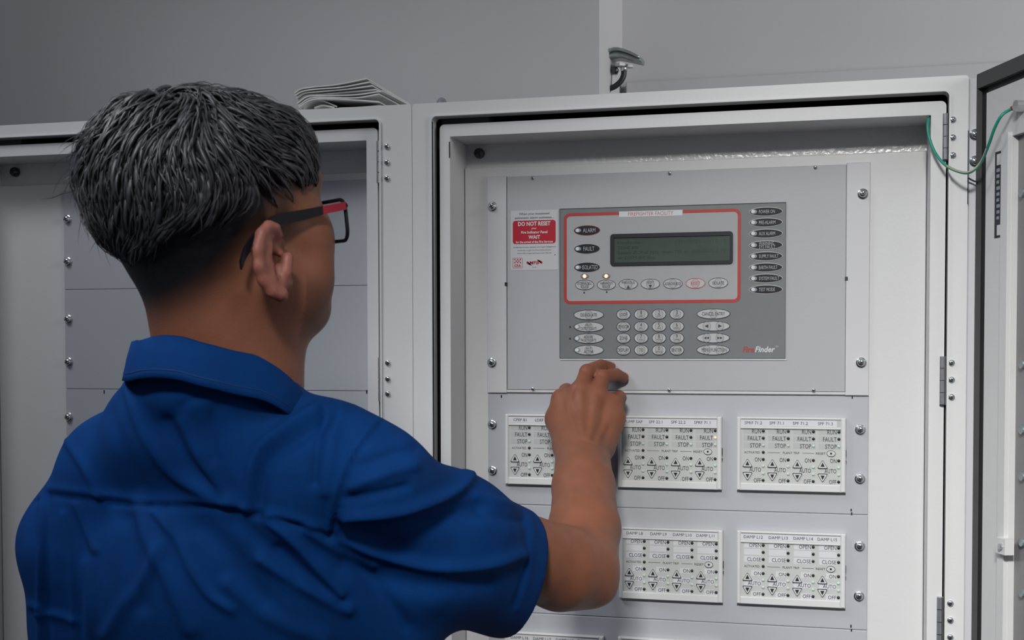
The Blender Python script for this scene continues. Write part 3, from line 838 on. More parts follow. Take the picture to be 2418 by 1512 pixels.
    rb = disc('reset_button', a, z, 0.080 * mw, 0.085 * mh, YMF - 0.0008, YMF, btn_m, root, 20)
    bb = MB(); bb.ring(ellipse(a, z, 0.082 * mw, 0.088 * mh, 20), ellipse(a, z, 0.074 * mw, 0.076 * mh, 20), YMF - 0.0010, YMF - 0.0006); bb.build('button_outline', ink_m, rb)
    disc('reset_dot', a, z, 0.0026, 0.0026, YMF - 0.0012, YMF - 0.0008, black_m, rb, 10)
    if kind == 'run': wins.build('legend_row', face_d, face)
    txt.build('lettering', ink_m, face)
    return root
control_module(1192, 978.5, ('CPEF B1', 'LDEF G', '', ''), 'run', 'white control module left of the hand, its strip starting with CPEF B1')
control_module(1458.5, 982.5, ('PUMP SAF', 'SPF 22.1', 'SPF 22.2', 'SPRF 71.1'), 'run', 'white control module right of the hand, its strip reading PUMP SAF to SPRF 71.1', amber=3)
control_module(1740, 985, ('SPRF 71.2', 'SPF 71.1', 'SPF 71.2', 'SPF 71.3'), 'run', 'white control module in the right column marked SPRF 71.2 to SPF 71.3', narrow=0.926)
control_module(1461.5, 1245.5, ('DAMP L8', 'DAMP L9', 'DAMP L10', 'DAMP L11'), 'damp', 'white damper module beside the forearm marked DAMP L8 to DAMP L11')
control_module(1740, 1254, ('DAMP L12', 'DAMP L13', 'DAMP L14', 'DAMP L15'), 'damp', 'white damper module in the right column marked DAMP L12 to DAMP L15')
control_module(1191, 1492, ('DAMP L16', 'DAMP L17', 'DAMP L18', 'DAMP L19'), 'damp', 'white damper module at the bottom edge marked DAMP L16 and L17')
control_module(1459, 1505, ('', '', '', ''), 'damp', 'white module cut by the bottom edge, right of the DAMP L16 module')

# ------------------------------------------------------------------ earth wire from the inner door to the outer door
def door_pt(px, py, off):
    s, z = on_door(px, py, off); return H0 + DD * s + DN * off + np.array([0, 0, z])
pts = [put(2200, 275, YI + 0.02), put(2192, 285, YI - 0.002), put(2192, 315, YI - 0.008), put(2205, 355, YI - 0.012), put(2230, 388, YB - 0.014),
       put(2262, 405, YB - 0.03), put(2290, 407, YB - 0.04), at(2316, 384, 1.40), at(2336, 338, 1.375), at(2349, 302, 1.36), at(2366, 272, 1.35), door_pt(2390, 256, 0.012)]
sp = spline(pts, 10)
we = thing('earth_wire', sp[0], 'thin green earth wire looping from the inner door to the open outer door', 'wire')
b = MB(); b.tube(sp, 0.0017, 8); b.build('insulation', wire_g, we, smooth=True)
b = MB()
st_ = [p + np.array([-0.0006, -0.0012, 0.0004]) for p in sp[42:78]]; b.tube(st_, 0.0010, 6); b.build('yellow_stripe', wire_y, we, smooth=True)
e0, e1 = door_pt(2390, 256, 0.012), door_pt(2402, 252, 0.012)
b = MB(); b.tube([e0, e0 + (e1 - e0) * 0.9], 0.0026, 10); b.build('crimp_lug', red_lug, we, smooth=True)
b = MB(); q = [at(2285, 420, 1.44), at(2300, 428, 1.44), at(2308, 430, 1.435)]
b.tube(q, 0.001, 6); b.build('spare_tail', ink_m, we)

# ------------------------------------------------------------------ folded newspaper on the left cabinet
NY0, NY1 = -0.045, 0.13
rng = random.Random(4)
news = thing('folded_newspaper', on_y(800, 255, 0.04), 'folded wad of white papers lying on top of the left cabinet', 'papers')
zlow = Z_TOP
sheets = [[(698, 219), (712, 210), (742, 205), (800, 199), (868, 185)], [(699, 224), (716, 215), (748, 210), (810, 205), (875, 193)],
          [(700, 230), (718, 219), (752, 215), (820, 209), (880, 201)], [(701, 236), (722, 223), (760, 220), (830, 214), (886, 209)],
          [(703, 243), (728, 227), (768, 225), (840, 223), (905, 214)], [(705, 249), (733, 231), (776, 229), (842, 230), (896, 221)],
          [(708, 252), (738, 235), (784, 233), (846, 236), (897, 240)]]
for i, sh_ in enumerate(sheets):
    q = spline([on_y(a, c, NY0) for a, c in sh_], 5)
    q[:, 2] = np.maximum(q[:, 2], zlow + 0.0006 * (7 - i))
    n = len(q)
    skew = rng.uniform(-0.006, 0.006)
    v = []
    for k, (yy, sk) in enumerate(((NY0 + rng.uniform(-.004, .004), 0), (NY1, skew))):
        for p in q: v.append((p[0] + sk, yy, p[2]))
        for p in q: v.append((p[0] + sk, yy, p[2] - 0.0016))
    f = []
    for k in range(n - 1):
        f += [(k, k + 1, 2 * n + k + 1, 2 * n + k), (n + k, 3 * n + k, 3 * n + k + 1, n + k + 1), (k, n + k, n + k + 1, k + 1), (2 * n + k, 2 * n + k + 1, 3 * n + k + 1, 3 * n + k)]
    f += [(0, 2 * n, 3 * n, n), (n - 1, 2 * n - 1, 4 * n - 1, 3 * n - 1)]
    obj('sheet', v, f, paper_m, news, smooth=False)
for k, pl in enumerate(([(716, 256), (724, 244), (738, 236), (760, 236), (796, 250)], [(742, 253), (762, 247), (790, 252)], [(800, 254), (850, 252), (900, 247)])):
    q = spline([on_y(a, c, NY0 + 0.004) for a, c in pl], 5); q[:, 2] = np.maximum(q[:, 2], zlow + 0.0022)
    b = MB()
    n = len(q)
    v = [(p[0], NY0 + 0.004, p[2]) for p in q] + [(p[0], NY1 - 0.01, p[2]) for p in q] + [(p[0], NY0 + 0.004, p[2] - 0.002) for p in q] + [(p[0], NY1 - 0.01, p[2] - 0.002) for p in q]
    f = []
    for j in range(n - 1): f += [(j, j + 1, n + j + 1, n + j), (2 * n + j, 3 * n + j, 3 * n + j + 1, 2 * n + j + 1), (j, 2 * n + j, 2 * n + j + 1, j + 1)]
    obj('inner_sheet', v, f, paper_m, news)

# ------------------------------------------------------------------ galvanised bracket with cable gland on the recess wall
YV = 0.50
def bp(px, py, Y=YV): return on_y(px, py, Y)
br = thing('conduit_bracket', bp(1440, 210), 'small galvanised hooded bracket with a cable gland in the wall recess', 'bracket')
top = [(1428, 146), (1436, 128), (1450, 119), (1468, 119), (1492, 127), (1514, 138)]
bot = [(1430, 150), (1440, 140), (1455, 136), (1475, 138), (1498, 143), (1514, 146)]
def loft(name, a, c, y0, y1, mat, parent):
    A = spline([bp(*p) for p in a], 5); B_ = spline([bp(*p) for p in c], 5); n = len(A)
    v = [(p[0], y0, p[2]) for p in A] + [(p[0], y1, p[2] + 0.004) for p in A] + [(p[0], y0, p[2]) for p in B_] + [(p[0], y1, p[2]) for p in B_]
    f = []
    for j in range(n - 1):
        f += [(j, j + 1, n + j + 1, n + j), (2 * n + j, 3 * n + j, 3 * n + j + 1, 2 * n + j + 1), (j, 2 * n + j, 2 * n + j + 1, j + 1), (n + j, n + j + 1, 3 * n + j + 1, 3 * n + j)]
    f += [(0, n, 3 * n, 2 * n), (n - 1, 3 * n - 1, 4 * n - 1, 2 * n - 1)]
    return obj(name, v, f, mat, parent, smooth=True)
loft('hood', top, [(p[0], p[1] + (5 if i else 3)) for i, p in enumerate(top)], YV - 0.02, YV + 0.035, galv, br)
loft('hood_side', [(p[0] + 2, p[1] + 7) for p in top], bot, YV - 0.012, YV + 0.03, galv, br)
q0, q1 = bp(1428, 150), bp(1455, 172)
b = MB(); b.box(q0[0] - 0.006, q0[0] + 0.002, YV - 0.01, YV + 0.02, q1[2], q0[2] + 0.006); b.box(q0[0], q1[0], YV + 0.012, YV + 0.016, q1[2], q0[2]); b.build('mounting_lug', galv, br)
for px, py in ((1431, 158), (1452, 166)):
    q = bp(px, py); b = MB(); b.lathe([(0.006, -0.004), (0.006, 0.002), (0.004, 0.004)], (q[0], YV, q[2]), 14); b.build('lug_bolt', darkzinc, br, smooth=True)
q = bp(1471, 150)
b = MB(); b.tube([(q[0] - 0.004, YV, q[2]), (q[0] - 0.004, YV, bp(1471, 157)[2])], 0.0095, 6); b.tube([(q[0] + 0.008, YV + 0.012, q[2]), (q[0] + 0.008, YV + 0.012, bp(1471, 157)[2])], 0.008, 6); b.build('gland_nut', flange_m, br)
b = MB(); b.tube([bp(1473, 156), bp(1473.5, 168)], 0.0055, 12); b.build('gland', zinc, br, smooth=True)
cb = thing('black_cable', bp(1437, 212), 'short black cable curving down from the bracket behind the cabinet', 'cable')
b = MB(); b.tube(spline([bp(1473.5, 167), bp(1472, 180), bp(1465, 193), bp(1452, 204), bp(1437, 212), bp(1434, 230), bp(1433, 260)], 8), 0.0047, 10); b.build('sheath', rubber, cb, smooth=True)
b = MB()
q = bp(1434, 214); b.box(q[0] - 0.003, q[0] + 0.003, YV - 0.004, YV + 0.004, q[2] - 0.02, q[2] + 0.003); b.build('cable_clip', rubber, cb)
# low ledge in the recess, beside the bracket
b = MB(); b.box(X(1481, 0.60, 200), 2.9, 0.585, Y_REC, 0.0, float(on_y(1520, 191, 0.585)[2]), 0.002)
o = b.build('trim_1', wall_m); tag(o, 'low painted ledge at the foot of the recess wall', 'ledge', kind='structure')
# ------------------------------------------------------------------ the man: smooth implicit surfaces meshed with surface nets
def ell(c, r, axes=None):
    c, r = np.asarray(c, float), np.asarray(r, float)
    A = np.eye(3) if axes is None else np.asarray(axes, float)
    def fn(P):
        q = (P - c) @ A.T
        k0 = np.sqrt(((q / r) ** 2).sum(-1)); k1 = np.sqrt(((q / (r * r)) ** 2).sum(-1))
        return k0 * (k0 - 1.0) / np.maximum(k1, 1e-9)
    fn.box = (c - r.max(), c + r.max()); return fn
def cone(a, b_, ra, rb):
    a, b_ = np.asarray(a, float), np.asarray(b_, float); ab = b_ - a; L = max(ab @ ab, 1e-12)
    def fn(P):
        t = np.clip(((P - a) @ ab) / L, 0, 1)
        return np.linalg.norm(P - a - t[..., None] * ab, axis=-1) - (ra + t * (rb - ra))
    R_ = max(ra, rb); fn.box = (np.minimum(a, b_) - R_, np.maximum(a, b_) + R_); return fn
def ball(c, r): return cone(c, c, r, r)
def smin(a, b_, k):
    h = np.maximum(k - np.abs(a - b_), 0) / k
    return np.minimum(a, b_) - h * h * k * 0.25
def evaluate(field, P, centre=None, reach=None):
    d = None
    for op, fn, k in field:
        if centre is not None and op != 'c' and fn(centre[None])[0] > reach + k:
            continue
        v = fn(P)
        if op == 'u': d = v if d is None else smin(d, v, k)
        elif d is None: continue
        elif op == 's': d = -smin(-d, v, k)
        elif op == 'c': d = -smin(-d, -v, k)
    return d if d is not None else np.full(P.shape[:-1], 1.0)
EDGE = [((0,0,0),(1,0,0)),((0,1,0),(1,1,0)),((0,0,1),(1,0,1)),((0,1,1),(1,1,1)),((0,0,0),(0,1,0)),((1,0,0),(1,1,0)),((0,0,1),(0,1,1)),((1,0,1),(1,1,1)),
        ((0,0,0),(0,0,1)),((1,0,0),(1,0,1)),((0,1,0),(0,1,1)),((1,1,0),(1,1,1))]
def mesh_field(field, h, BS=14, lo=None, hi=None):
    bx = [f[1].box for f in field if f[0] == 'u']
    if lo is None: lo = np.min([q[0] for q in bx], 0) - 2 * h - 0.012
    if hi is None: hi = np.max([q[1] for q in bx], 0) + 2 * h + 0.012
    s = BS * h
    nb = np.ceil((hi - lo) / s).astype(int)
    G = nb * BS + 2
    I = np.stack(np.meshgrid(*[np.arange(n) for n in nb], indexing='ij'), -1).reshape(-1, 3)
    cen = lo + (I + 0.5) * s
    dc = evaluate(field, cen)
    I = I[np.abs(dc) < s * 1.05 + 0.015]
    loc = np.stack(np.meshgrid(*[np.arange(BS + 1)] * 3, indexing='ij'), -1)
    keys, verts, quads = [], [], []
    K = lambda c: (c[..., 0] + 1) + (c[..., 1] + 1) * G[0] + (c[..., 2] + 1) * G[0] * G[1]
    for blk in I:
        base = blk * BS
        P = lo + (base + loc) * h
        V = evaluate(field, P, lo + (base + BS / 2) * h, s * 0.9 + 0.02)
        N = V < 0
        if N.all() or not N.any(): continue
        cnt = sum(N[i:i + BS, j:j + BS, k:k + BS].astype(int) for i in (0, 1) for j in (0, 1) for k in (0, 1))
        C = np.argwhere((cnt > 0) & (cnt < 8))
        if len(C):
            acc = np.zeros((len(C), 3)); num = np.zeros(len(C))
            for a, b_ in EDGE:
                a, b_ = np.array(a), np.array(b_)
                va = V[tuple((C + a).T)]; vb = V[tuple((C + b_).T)]
                m_ = (va < 0) != (vb < 0)
                t = np.where(m_, va / np.where(va == vb, 1, va - vb), 0)
                acc += m_[:, None] * (a + t[:, None] * (b_ - a)); num += m_
            verts.append(lo + (base + C + acc / num[:, None]) * h)
            keys.append(K(base + C))
        for ax in range(3):
            o1, o2 = (ax + 1) % 3, (ax + 2) % 3
            sl0 = [slice(0, BS)] * 3; sl1 = list(sl0); sl1[ax] = slice(1, BS + 1)
            n0, n1 = N[tuple(sl0)], N[tuple(sl1)]
            E_ = np.argwhere(n0 != n1)
            if not len(E_): continue
            flip = n0[tuple(E_.T)]
            g_ = base + E_
            e1 = np.zeros(3, int); e1[o1] = 1; e2 = np.zeros(3, int); e2[o2] = 1
            q = np.stack([K(g_ - e1 - e2), K(g_ - e2), K(g_), K(g_ - e1)], 1)
            q[~flip] = q[~flip][:, ::-1]
            quads.append(q)
    keys = np.concatenate(keys); verts = np.concatenate(verts); quads = np.concatenate(quads)
    order = np.argsort(keys); ks = keys[order]
    idx = np.clip(np.searchsorted(ks, quads), 0, len(ks) - 1)
    ok = (ks[idx] == quads).all(1)
    return verts[order], idx[ok]
def relax(V, Q, n=1, lam=0.5):
    e = np.concatenate([Q[:, [0, 1]], Q[:, [1, 2]], Q[:, [2, 3]], Q[:, [3, 0]]])
    for _ in range(n):
        acc = np.zeros_like(V); num = np.zeros(len(V))
        for a, b_ in ((0, 1), (1, 0)):
            for c in range(3): acc[:, c] += np.bincount(e[:, a], V[e[:, b_], c], len(V))
            num += np.bincount(e[:, a], minlength=len(V))
        V = V + lam * (acc / np.maximum(num, 1)[:, None] - V)
    return V
def normals(V, Q):
    n = np.cross(V[Q[:, 2]] - V[Q[:, 0]], V[Q[:, 3]] - V[Q[:, 1]])
    N = np.zeros_like(V)
    for k in range(4):
        for c in range(3): N[:, c] += np.bincount(Q[:, k], n[:, c], len(V))
    return N / (np.linalg.norm(N, axis=1)[:, None] + 1e-12)
def mesh_object(name, V, Q, mat, parent, color=None):
    org = ORG[parent]
    me = bpy.data.meshes.new(name)
    me.vertices.add(len(V)); me.vertices.foreach_set('co', (V - org).astype(np.float32).ravel())
    me.loops.add(Q.size); me.loops.foreach_set('vertex_index', Q.astype(np.int32).ravel())
    me.polygons.add(len(Q)); me.polygons.foreach_set('loop_start', np.arange(0, Q.size, 4, dtype=np.int32))
    me.polygons.foreach_set('use_smooth', np.ones(len(Q), bool))
    me.update(calc_edges=True); me.validate()
    me.materials.append(mat)
    if color is not None:
        ca = me.color_attributes.new('tone', 'FLOAT_COLOR', 'POINT')
        ca.data.foreach_set('color', np.column_stack([color, np.ones(len(color))]).astype(np.float32).ravel())
    return link(name, me, parent, org)
def sstep(x, a, b_):
    t = np.clip((x - a) / (b_ - a), 0, 1); return t * t * (3 - 2 * t)
def seg_dist(px, py, pts):
    best = np.full(len(px), 1e9)
    for (x0, y0), (x1, y1) in zip(pts[:-1], pts[1:]):
        dx, dy = x1 - x0, y1 - y0
        t = np.clip(((px - x0) * dx + (py - y0) * dy) / (dx * dx + dy * dy), 0, 1)
        best = np.minimum(best, np.hypot(px - x0 - t * dx, py - y0 - t * dy))
    return best
def fold(V, Q, folds):
    """press folds and seams into the cloth: each is (image polyline, height in mm, width in pixels)"""
    N = normals(V, Q)
    x, y, z = pix(V)
    view = (CAM - V); view /= np.linalg.norm(view, axis=1)[:, None]
    face = sstep((N * view).sum(1), 0.0, 0.35)
    d = np.zeros(len(V))
    for pts, a, w in folds:
        pp = [tuple(q) for q in spline(np.array(pts, float), 4)] if len(pts) > 2 else pts
        near = (x > min(q[0] for q in pp) - 3 * w) & (x < max(q[0] for q in pp) + 3 * w) & (y > min(q[1] for q in pp) - 3 * w) & (y < max(q[1] for q in pp) + 3 * w)
        if not near.any(): continue
        dd = seg_dist(x[near], y[near], pp)
        d[near] += a * 0.00135 * np.exp(-(dd / w) ** 2)
    return V + N * (d * face)[:, None]

skin_m = M('skin', (0.4, 0.18, 0.12), 0.48, attr='tone', var=0.08, vscale=45, bump=0.25, bscale=900, spec=0.35)
MATS['skin'].node_tree.nodes['Principled BSDF'].inputs['Subsurface Weight'].default_value = 0.06
MATS['skin'].node_tree.nodes['Principled BSDF'].inputs['Subsurface Radius'].default_value = (0.008, 0.003, 0.0015)
shirt_m = M('navy_drill_cotton', (0.0012, 0.034, 0.150), 0.85, var=0.10, vscale=40, bump=0.35, bscale=1800, spec=0.12)
stitch_m = M('stitching', (0.004, 0.035, 0.11), 0.8)
trouser_m = M('dark_trousers', (0.012, 0.018, 0.035), 0.85, var=0.1)
shoe_m = M('black_leather', (0.012, 0.012, 0.013), 0.4)
hair_m = M('black_hair', (0.040, 0.040, 0.047), 0.40, var=0.55, vscale=120, spec=0.6)
frame_m = M('black_frame', (0.008, 0.007, 0.010), 0.5, spec=0.25)
frame_r = M('red_frame', (0.30, 0.008, 0.025), 0.35)
glass_m = M('clear_lens', (0.95, 0.97, 1.0), 0.02)
_nt = glass_m.node_tree; _tr = _nt.nodes.new('ShaderNodeBsdfTransparent'); _tr.inputs[0].default_value = (0.93, 0.95, 0.96, 1)
_gl = _nt.nodes.new('ShaderNodeBsdfGlossy'); _gl.inputs['Roughness'].default_value = 0.02; _mx = _nt.nodes.new('ShaderNodeMixShader'); _mx.inputs[0].default_value = 0.05
_nt.links.new(_tr.outputs[0], _mx.inputs[1]); _nt.links.new(_gl.outputs[0], _mx.inputs[2]); _nt.links.new(_mx.outputs[0], _nt.nodes['Material Output'].inputs['Surface'])
eye_m = M('eye_white', (0.6, 0.58, 0.55), 0.2)

HIP = at(560, 1512, 1.25)
man = thing('person', (HIP[0], HIP[1], 0.0), 'man in a navy short-sleeved shirt and glasses reaching up to the panel', 'person')

# head frame: forward, his right, up (millimetres)
HY_, HP_ = math.radians(47), math.radians(7)
hF = FW * math.cos(HY_) + RT * math.sin(HY_); hF[2] = 0; hF /= np.linalg.norm(hF)
hS = np.cross(hF, [0, 0, 1.0]); hF = hF * math.cos(HP_) + np.array([0, 0, math.sin(HP_)]); hU = np.cross(hS, hF)
HC = at(510, 505, 1.10)
HA = np.array([hF, hS, hU])
def hp(f, s, u): return HC + (hF * f + hS * s + hU * u) / 1000.0
def hl(P): return ((np.asarray(P) - HC) @ HA.T) * 1000.0
mm = 0.001
head = [('u', ell(hp(-6, 0, 22), (0.097, 0.076, 0.080), HA), 0.02),
        ('u', ell(hp(-38, 0, 2), (0.050, 0.060, 0.058), HA), 0.02),
        ('u', ell(hp(38, 0, -30), (0.054, 0.060, 0.075), HA), 0.03),
        ('u', ell(hp(44, 0, -72), (0.042, 0.050, 0.036), HA), 0.03),
        ('u', cone(hp(54, -45, -16), hp(66, -36, -20), 0.019, 0.018), 0.02), ('u', cone(hp(54, 45, -16), hp(66, 36, -20), 0.019, 0.018), 0.02),
        ('u', cone(hp(60, 44, -34), hp(58, 42, -62), 0.021, 0.022), 0.02), ('u', cone(hp(60, -44, -34), hp(58, -42, -62), 0.021, 0.022), 0.02),
        ('u', cone(hp(12, 54, -62), hp(70, 20, -94), 0.016, 0.016), 0.025), ('u', cone(hp(12, -54, -62), hp(70, -20, -94), 0.016, 0.016), 0.025),
        ('u', ball(hp(80, 0, -92), 0.018), 0.02),
        ('u', cone(hp(76, -32, 22), hp(78, 32, 22), 0.011, 0.011), 0.015),
        ('s', ball(hp(98, 31, 4), 0.016), 0.012), ('s', ball(hp(98, -31, 4), 0.016), 0.012),
        ('u', cone(hp(88, 0, 10), hp(108, 0, -26), 0.007, 0.011), 0.012), ('u', cone(hp(98, -11, -30), hp(98, 11, -30), 0.008, 0.008), 0.010),
        ('u', cone(hp(87, -17, -54), hp(87, 17, -54), 0.006, 0.006), 0.006), ('u', cone(hp(85, -15, -63), hp(85, 15, -63), 0.007, 0.007), 0.006)]
def ear(side):
    out = []
    if side > 0:
        rim = [at(660, 556, 1.040), at(650, 538, 1.032), at(634, 533, 1.026), at(617, 552, 1.021), at(608, 590, 1.018), at(611, 630, 1.019), at(622, 662, 1.024), at(643, 688, 1.030), at(662, 695, 1.036)]
        rr = [0.0034, 0.0040, 0.0043, 0.0046, 0.0049, 0.0049, 0.0048, 0.0054, 0.0068]
        for i in range(len(rim) - 1): out.append(('u', cone(rim[i], rim[i + 1], rr[i], rr[i + 1]), 0.003))
        for a, b_, r in ((at(622, 580, 1.032), at(668, 600, 1.058), 0.0040), (at(620, 630, 1.032), at(672, 640, 1.056), 0.0045), (at(640, 672, 1.036), at(674, 668, 1.052), 0.0065), (at(632, 556, 1.032), at(664, 572, 1.058), 0.0038)):
            out.append(('u', cone(a, b_, r, r), 0.006))
        out.append(('u', cone(at(634, 575, 1.026), at(640, 650, 1.029), 0.0028, 0.0036), 0.008))
        out.append(('s', cone(at(643, 568, 1.020), at(650, 640, 1.024), 0.0040, 0.0046), 0.003))
        out.append(('u', cone(at(679, 608, 1.046), at(676, 645, 1.044), 0.0050, 0.0046), 0.006))
    else:
        out.append(('u', ell(hp(-12, -80, -10), (0.018, 0.008, 0.032), HA), 0.006))
    return out
NB = at(528, 880, 1.118)
SR, SL = at(870, 1135, 1.085), at(245, 1215, 1.245)
EL, WR = at(1372, 1348, 1.325), on_y(1375, 1058, -0.108)
body = head + ear(1) + ear(-1) + [
    ('u', cone(hp(-22, 0, -48), NB, 0.050, 0.056), 0.03), ('u', cone(hp(14, 0, -70), at(590, 920, 1.135), 0.046, 0.046), 0.03),
    ('u', cone(at(540, 1020, 1.15), SR, 0.030, 0.026), 0.03), ('u', cone(at(520, 1020, 1.155), SL, 0.030, 0.028), 0.03),
    ('u', ell(at(540, 1330, 1.20), (0.095, 0.065, 0.11), [RT, FW, [0, 0, 1]]), 0.05), ('u', ell(at(570, 1560, 1.27), (0.115, 0.075, 0.20), [RT, FW, [0, 0, 1]]), 0.05),
    ('u', cone(SR, at(1130, 1275, 1.22), 0.026, 0.038), 0.03), ('u', cone(at(1130, 1275, 1.22), at(1325, 1342, 1.305), 0.040, 0.0425), 0.010),
    ('u', cone(at(1325, 1342, 1.305), EL, 0.0425, 0.037), 0.010),
    ('u', cone(at(1400, 1375, 1.318), at(1424, 1398, 1.318), 0.012, 0.008), 0.02),
    ('u', cone(EL, at(1380, 1250, 1.385), 0.037, 0.0385), 0.014), ('u', cone(at(1380, 1250, 1.385), at(1378, 1150, 1.450), 0.0385, 0.0350), 0.008),
    ('u', cone(at(1378, 1150, 1.450), WR, 0.0350, 0.0315), 0.008),
    # left arm hanging at his side
    ('u', cone(SL, at(240, 1480, 1.275), 0.028, 0.030), 0.03), ('u', cone(at(240, 1480, 1.275), at(225, 1760, 1.31), 0.032, 0.036), 0.02),
    ('u', cone(at(225, 1760, 1.31), at(260, 2180, 1.36), 0.036, 0.026), 0.02)]
LH = at(265, 2230, 1.365)
for i, (dx, L) in enumerate(((-0.028, 0.150), (-0.010, 0.165), (0.010, 0.158), (0.028, 0.135))):
    kp = LH + FW * dx + np.array([0, 0, -0.060]); body.append(('u', cone(LH, kp, 0.017, 0.0125), 0.012))
    md = kp + np.array([0, 0, -0.045]) + RT * 0.008; body += [('u', cone(kp, md, 0.0095, 0.0085), 0.004), ('u', cone(md, md + np.array([0, 0, -(L - 0.105)]) + RT * 0.014, 0.0085, 0.007), 0.003)]
body += [('u', cone(LH, LH + FW * 0.045 + np.array([0, 0, -0.035]), 0.015, 0.011), 0.012), ('u', cone(LH + FW * 0.045 + np.array([0, 0, -0.035]), LH + FW * 0.058 + np.array([0, 0, -0.085]), 0.010, 0.0085), 0.004)]
# right hand on the panel
def hy(px, py, Y): return on_y(px, py, Y)
mcp = [hy(1327, 944, -0.064), hy(1370, 924, -0.069), hy(1412, 934, -0.067), hy(1447, 956, -0.060)]
carp = [hy(1350, 1040, -0.100), hy(1368, 1040, -0.103), hy(1388, 1040, -0.102), hy(1405, 1042, -0.097)]
for c, m_, r0, r1 in zip(carp, mcp, (0.019, 0.020, 0.020, 0.018), (0.0142, 0.0138, 0.0130, 0.0128)):
    body.append(('u', cone(c, m_, r0, r1), 0.012))
body += [('u', cone(WR, hy(1378, 1035, -0.100), 0.0310, 0.025), 0.012),
         ('u', cone(hy(1345, 1045, -0.095), hy(1318, 990, -0.066), 0.019, 0.0165), 0.012),           # ball of the thumb
         ('u', cone(hy(1318, 990, -0.066), hy(1322, 965, -0.036), 0.0135, 0.0105), 0.008), ('u', cone(hy(1322, 965, -0.036), hy(1352, 958, -0.016), 0.0105, 0.0085), 0.004),
         ('u', cone(hy(1418, 1050, -0.095), hy(1448, 990, -0.070), 0.018, 0.0155), 0.012)]           # heel of the hand
fingers = [[(1327, 942, -0.064, .0112), (1338, 924, -0.036, .0096), (1352, 932, -0.020, .0085), (1358, 944, -0.0125, .0075)],
           [(1371, 920, -0.070, .0104), (1386, 878, -0.050, .0092), (1419, 864, -0.025, .0082), (1440, 868, -0.0115, .0074)],
           [(1411, 930, -0.068, .0104), (1423, 891, -0.047, .0093), (1455, 885, -0.024, .0080), (1471, 892, -0.0115, .0072)],
           [(1447, 955, -0.060, .0104), (1462, 940, -0.036, .0088), (1462, 956, -0.020, .0078), (1455, 972, -0.0135, .0070)]]
tips = []
for fi in fingers:
    q = [hy(a, c, Y) for a, c, Y, r in fi]
    for i in range(3): body.append(('u', cone(q[i], q[i + 1], fi[i][3], fi[i + 1][3]), 0.003 if i == 0 else 0.0015))
    body.append(('u', ball(q[1], fi[1][3] * 1.05), 0.002))
    tips.append((q[2], q[3], fi[3][3]))
V, Q = mesh_field(body, 0.0026)
V = relax(V, Q, 1, 0.4)
# knuckle creases, tendons and veins of the visible hand
V = fold(V, Q, [([(1372, 930), (1372, 985), (1378, 1030)], 1.0, 7), ([(1408, 940), (1398, 990), (1390, 1030)], 0.9, 7), ([(1340, 950), (1352, 1000), (1365, 1035)], 0.9, 7),
                ([(1390, 935), (1390, 985), (1386, 1020)], -0.9, 8), ([(1348, 935), (1352, 975)], -0.8, 7), ([(1430, 950), (1420, 1000), (1405, 1035)], -1.6, 9),
                ([(1340, 1048), (1380, 1040), (1430, 1060)], -0.9, 4), ([(1440, 1010), (1425, 1045), (1435, 1090)], -1.5, 8),
                ([(1328, 1130), (1350, 1180), (1340, 1240)], 0.9, 12), ([(1350, 928), (1362, 905)], -1.0, 5), ([(1375, 876), (1392, 884)], -0.5, 3), ([(1415, 884), (1432, 892)], -0.5, 3)])
L = hl(V)
hairhalf = np.interp(L[:, 0], [-120, -85, -45, -10, 20, 60, 110], [-98, -92, -62, -24, 5, 28, 60])
dens = sstep(L[:, 2], hairhalf - 30, hairhalf + 26)
near_head = sstep(L[:, 2], -125, -110) * (np.linalg.norm(L, axis=1) < 170)
dens *= near_head * (1 - sstep(L[:, 0], 62, 78) * (L[:, 2] < 60))
side = np.abs(L[:, 1]) > 58
burn = np.exp(-((L[:, 0] - 22) / 13) ** 2) * sstep(L[:, 2], -42, -5) * side * near_head * 0.75
dens = np.clip(np.maximum(dens, burn), 0, 1)
x, y, z = pix(V)
isear = (np.abs(L[:, 1]) > 77) & (L[:, 2] > -75) & (L[:, 2] < 28) & (np.abs(L[:, 0]) < 45) & (x > 597) & (x < 690) & (z < 1.05)
dens[isear] = 0
base = np.tile(np.array([0.235, 0.088, 0.049]), (len(V), 1))
base[isear] = np.array([0.29, 0.105, 0.078])
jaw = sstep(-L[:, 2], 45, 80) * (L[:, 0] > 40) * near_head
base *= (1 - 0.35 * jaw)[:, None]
kn = np.zeros(len(V))
for q in mcp + [hy(1390, 881, -0.048), hy(1425, 889, -0.047), EL]:
    kn = np.maximum(kn, np.exp(-(np.linalg.norm(V - q, axis=1) / 0.017) ** 2))
base = base * (1 - 0.35 * kn[:, None]) + np.array([0.27, 0.085, 0.05]) * 0.35 * kn[:, None]
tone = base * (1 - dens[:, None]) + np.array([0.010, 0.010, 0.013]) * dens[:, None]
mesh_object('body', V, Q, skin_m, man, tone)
for a, c, r in tips:                        # finger nails
    d = c - a; d /= np.linalg.norm(d); up_ = np.array([0, 0, 1.0]) - d * d[2]; up_ /= np.linalg.norm(up_); sd = np.cross(d, up_)
    fl = ell(c + up_ * r * 0.62 + d * r * 0.25, (0.0062, 0.0048, 0.0032), [d, sd, up_])
    v_, q_ = mesh_field([('u', fl, 0.001)], 0.0011, 8)
    mesh_object('fingernail', v_, q_, M('nail', (0.55, 0.30, 0.25), 0.3), man)
for s_ in (1, -1):
    v_, q_ = mesh_field([('u', ball(hp(71, 31 * s_, 4), 0.0125), 0.001)], 0.003, 8); mesh_object('eye', v_, q_, eye_m, man)

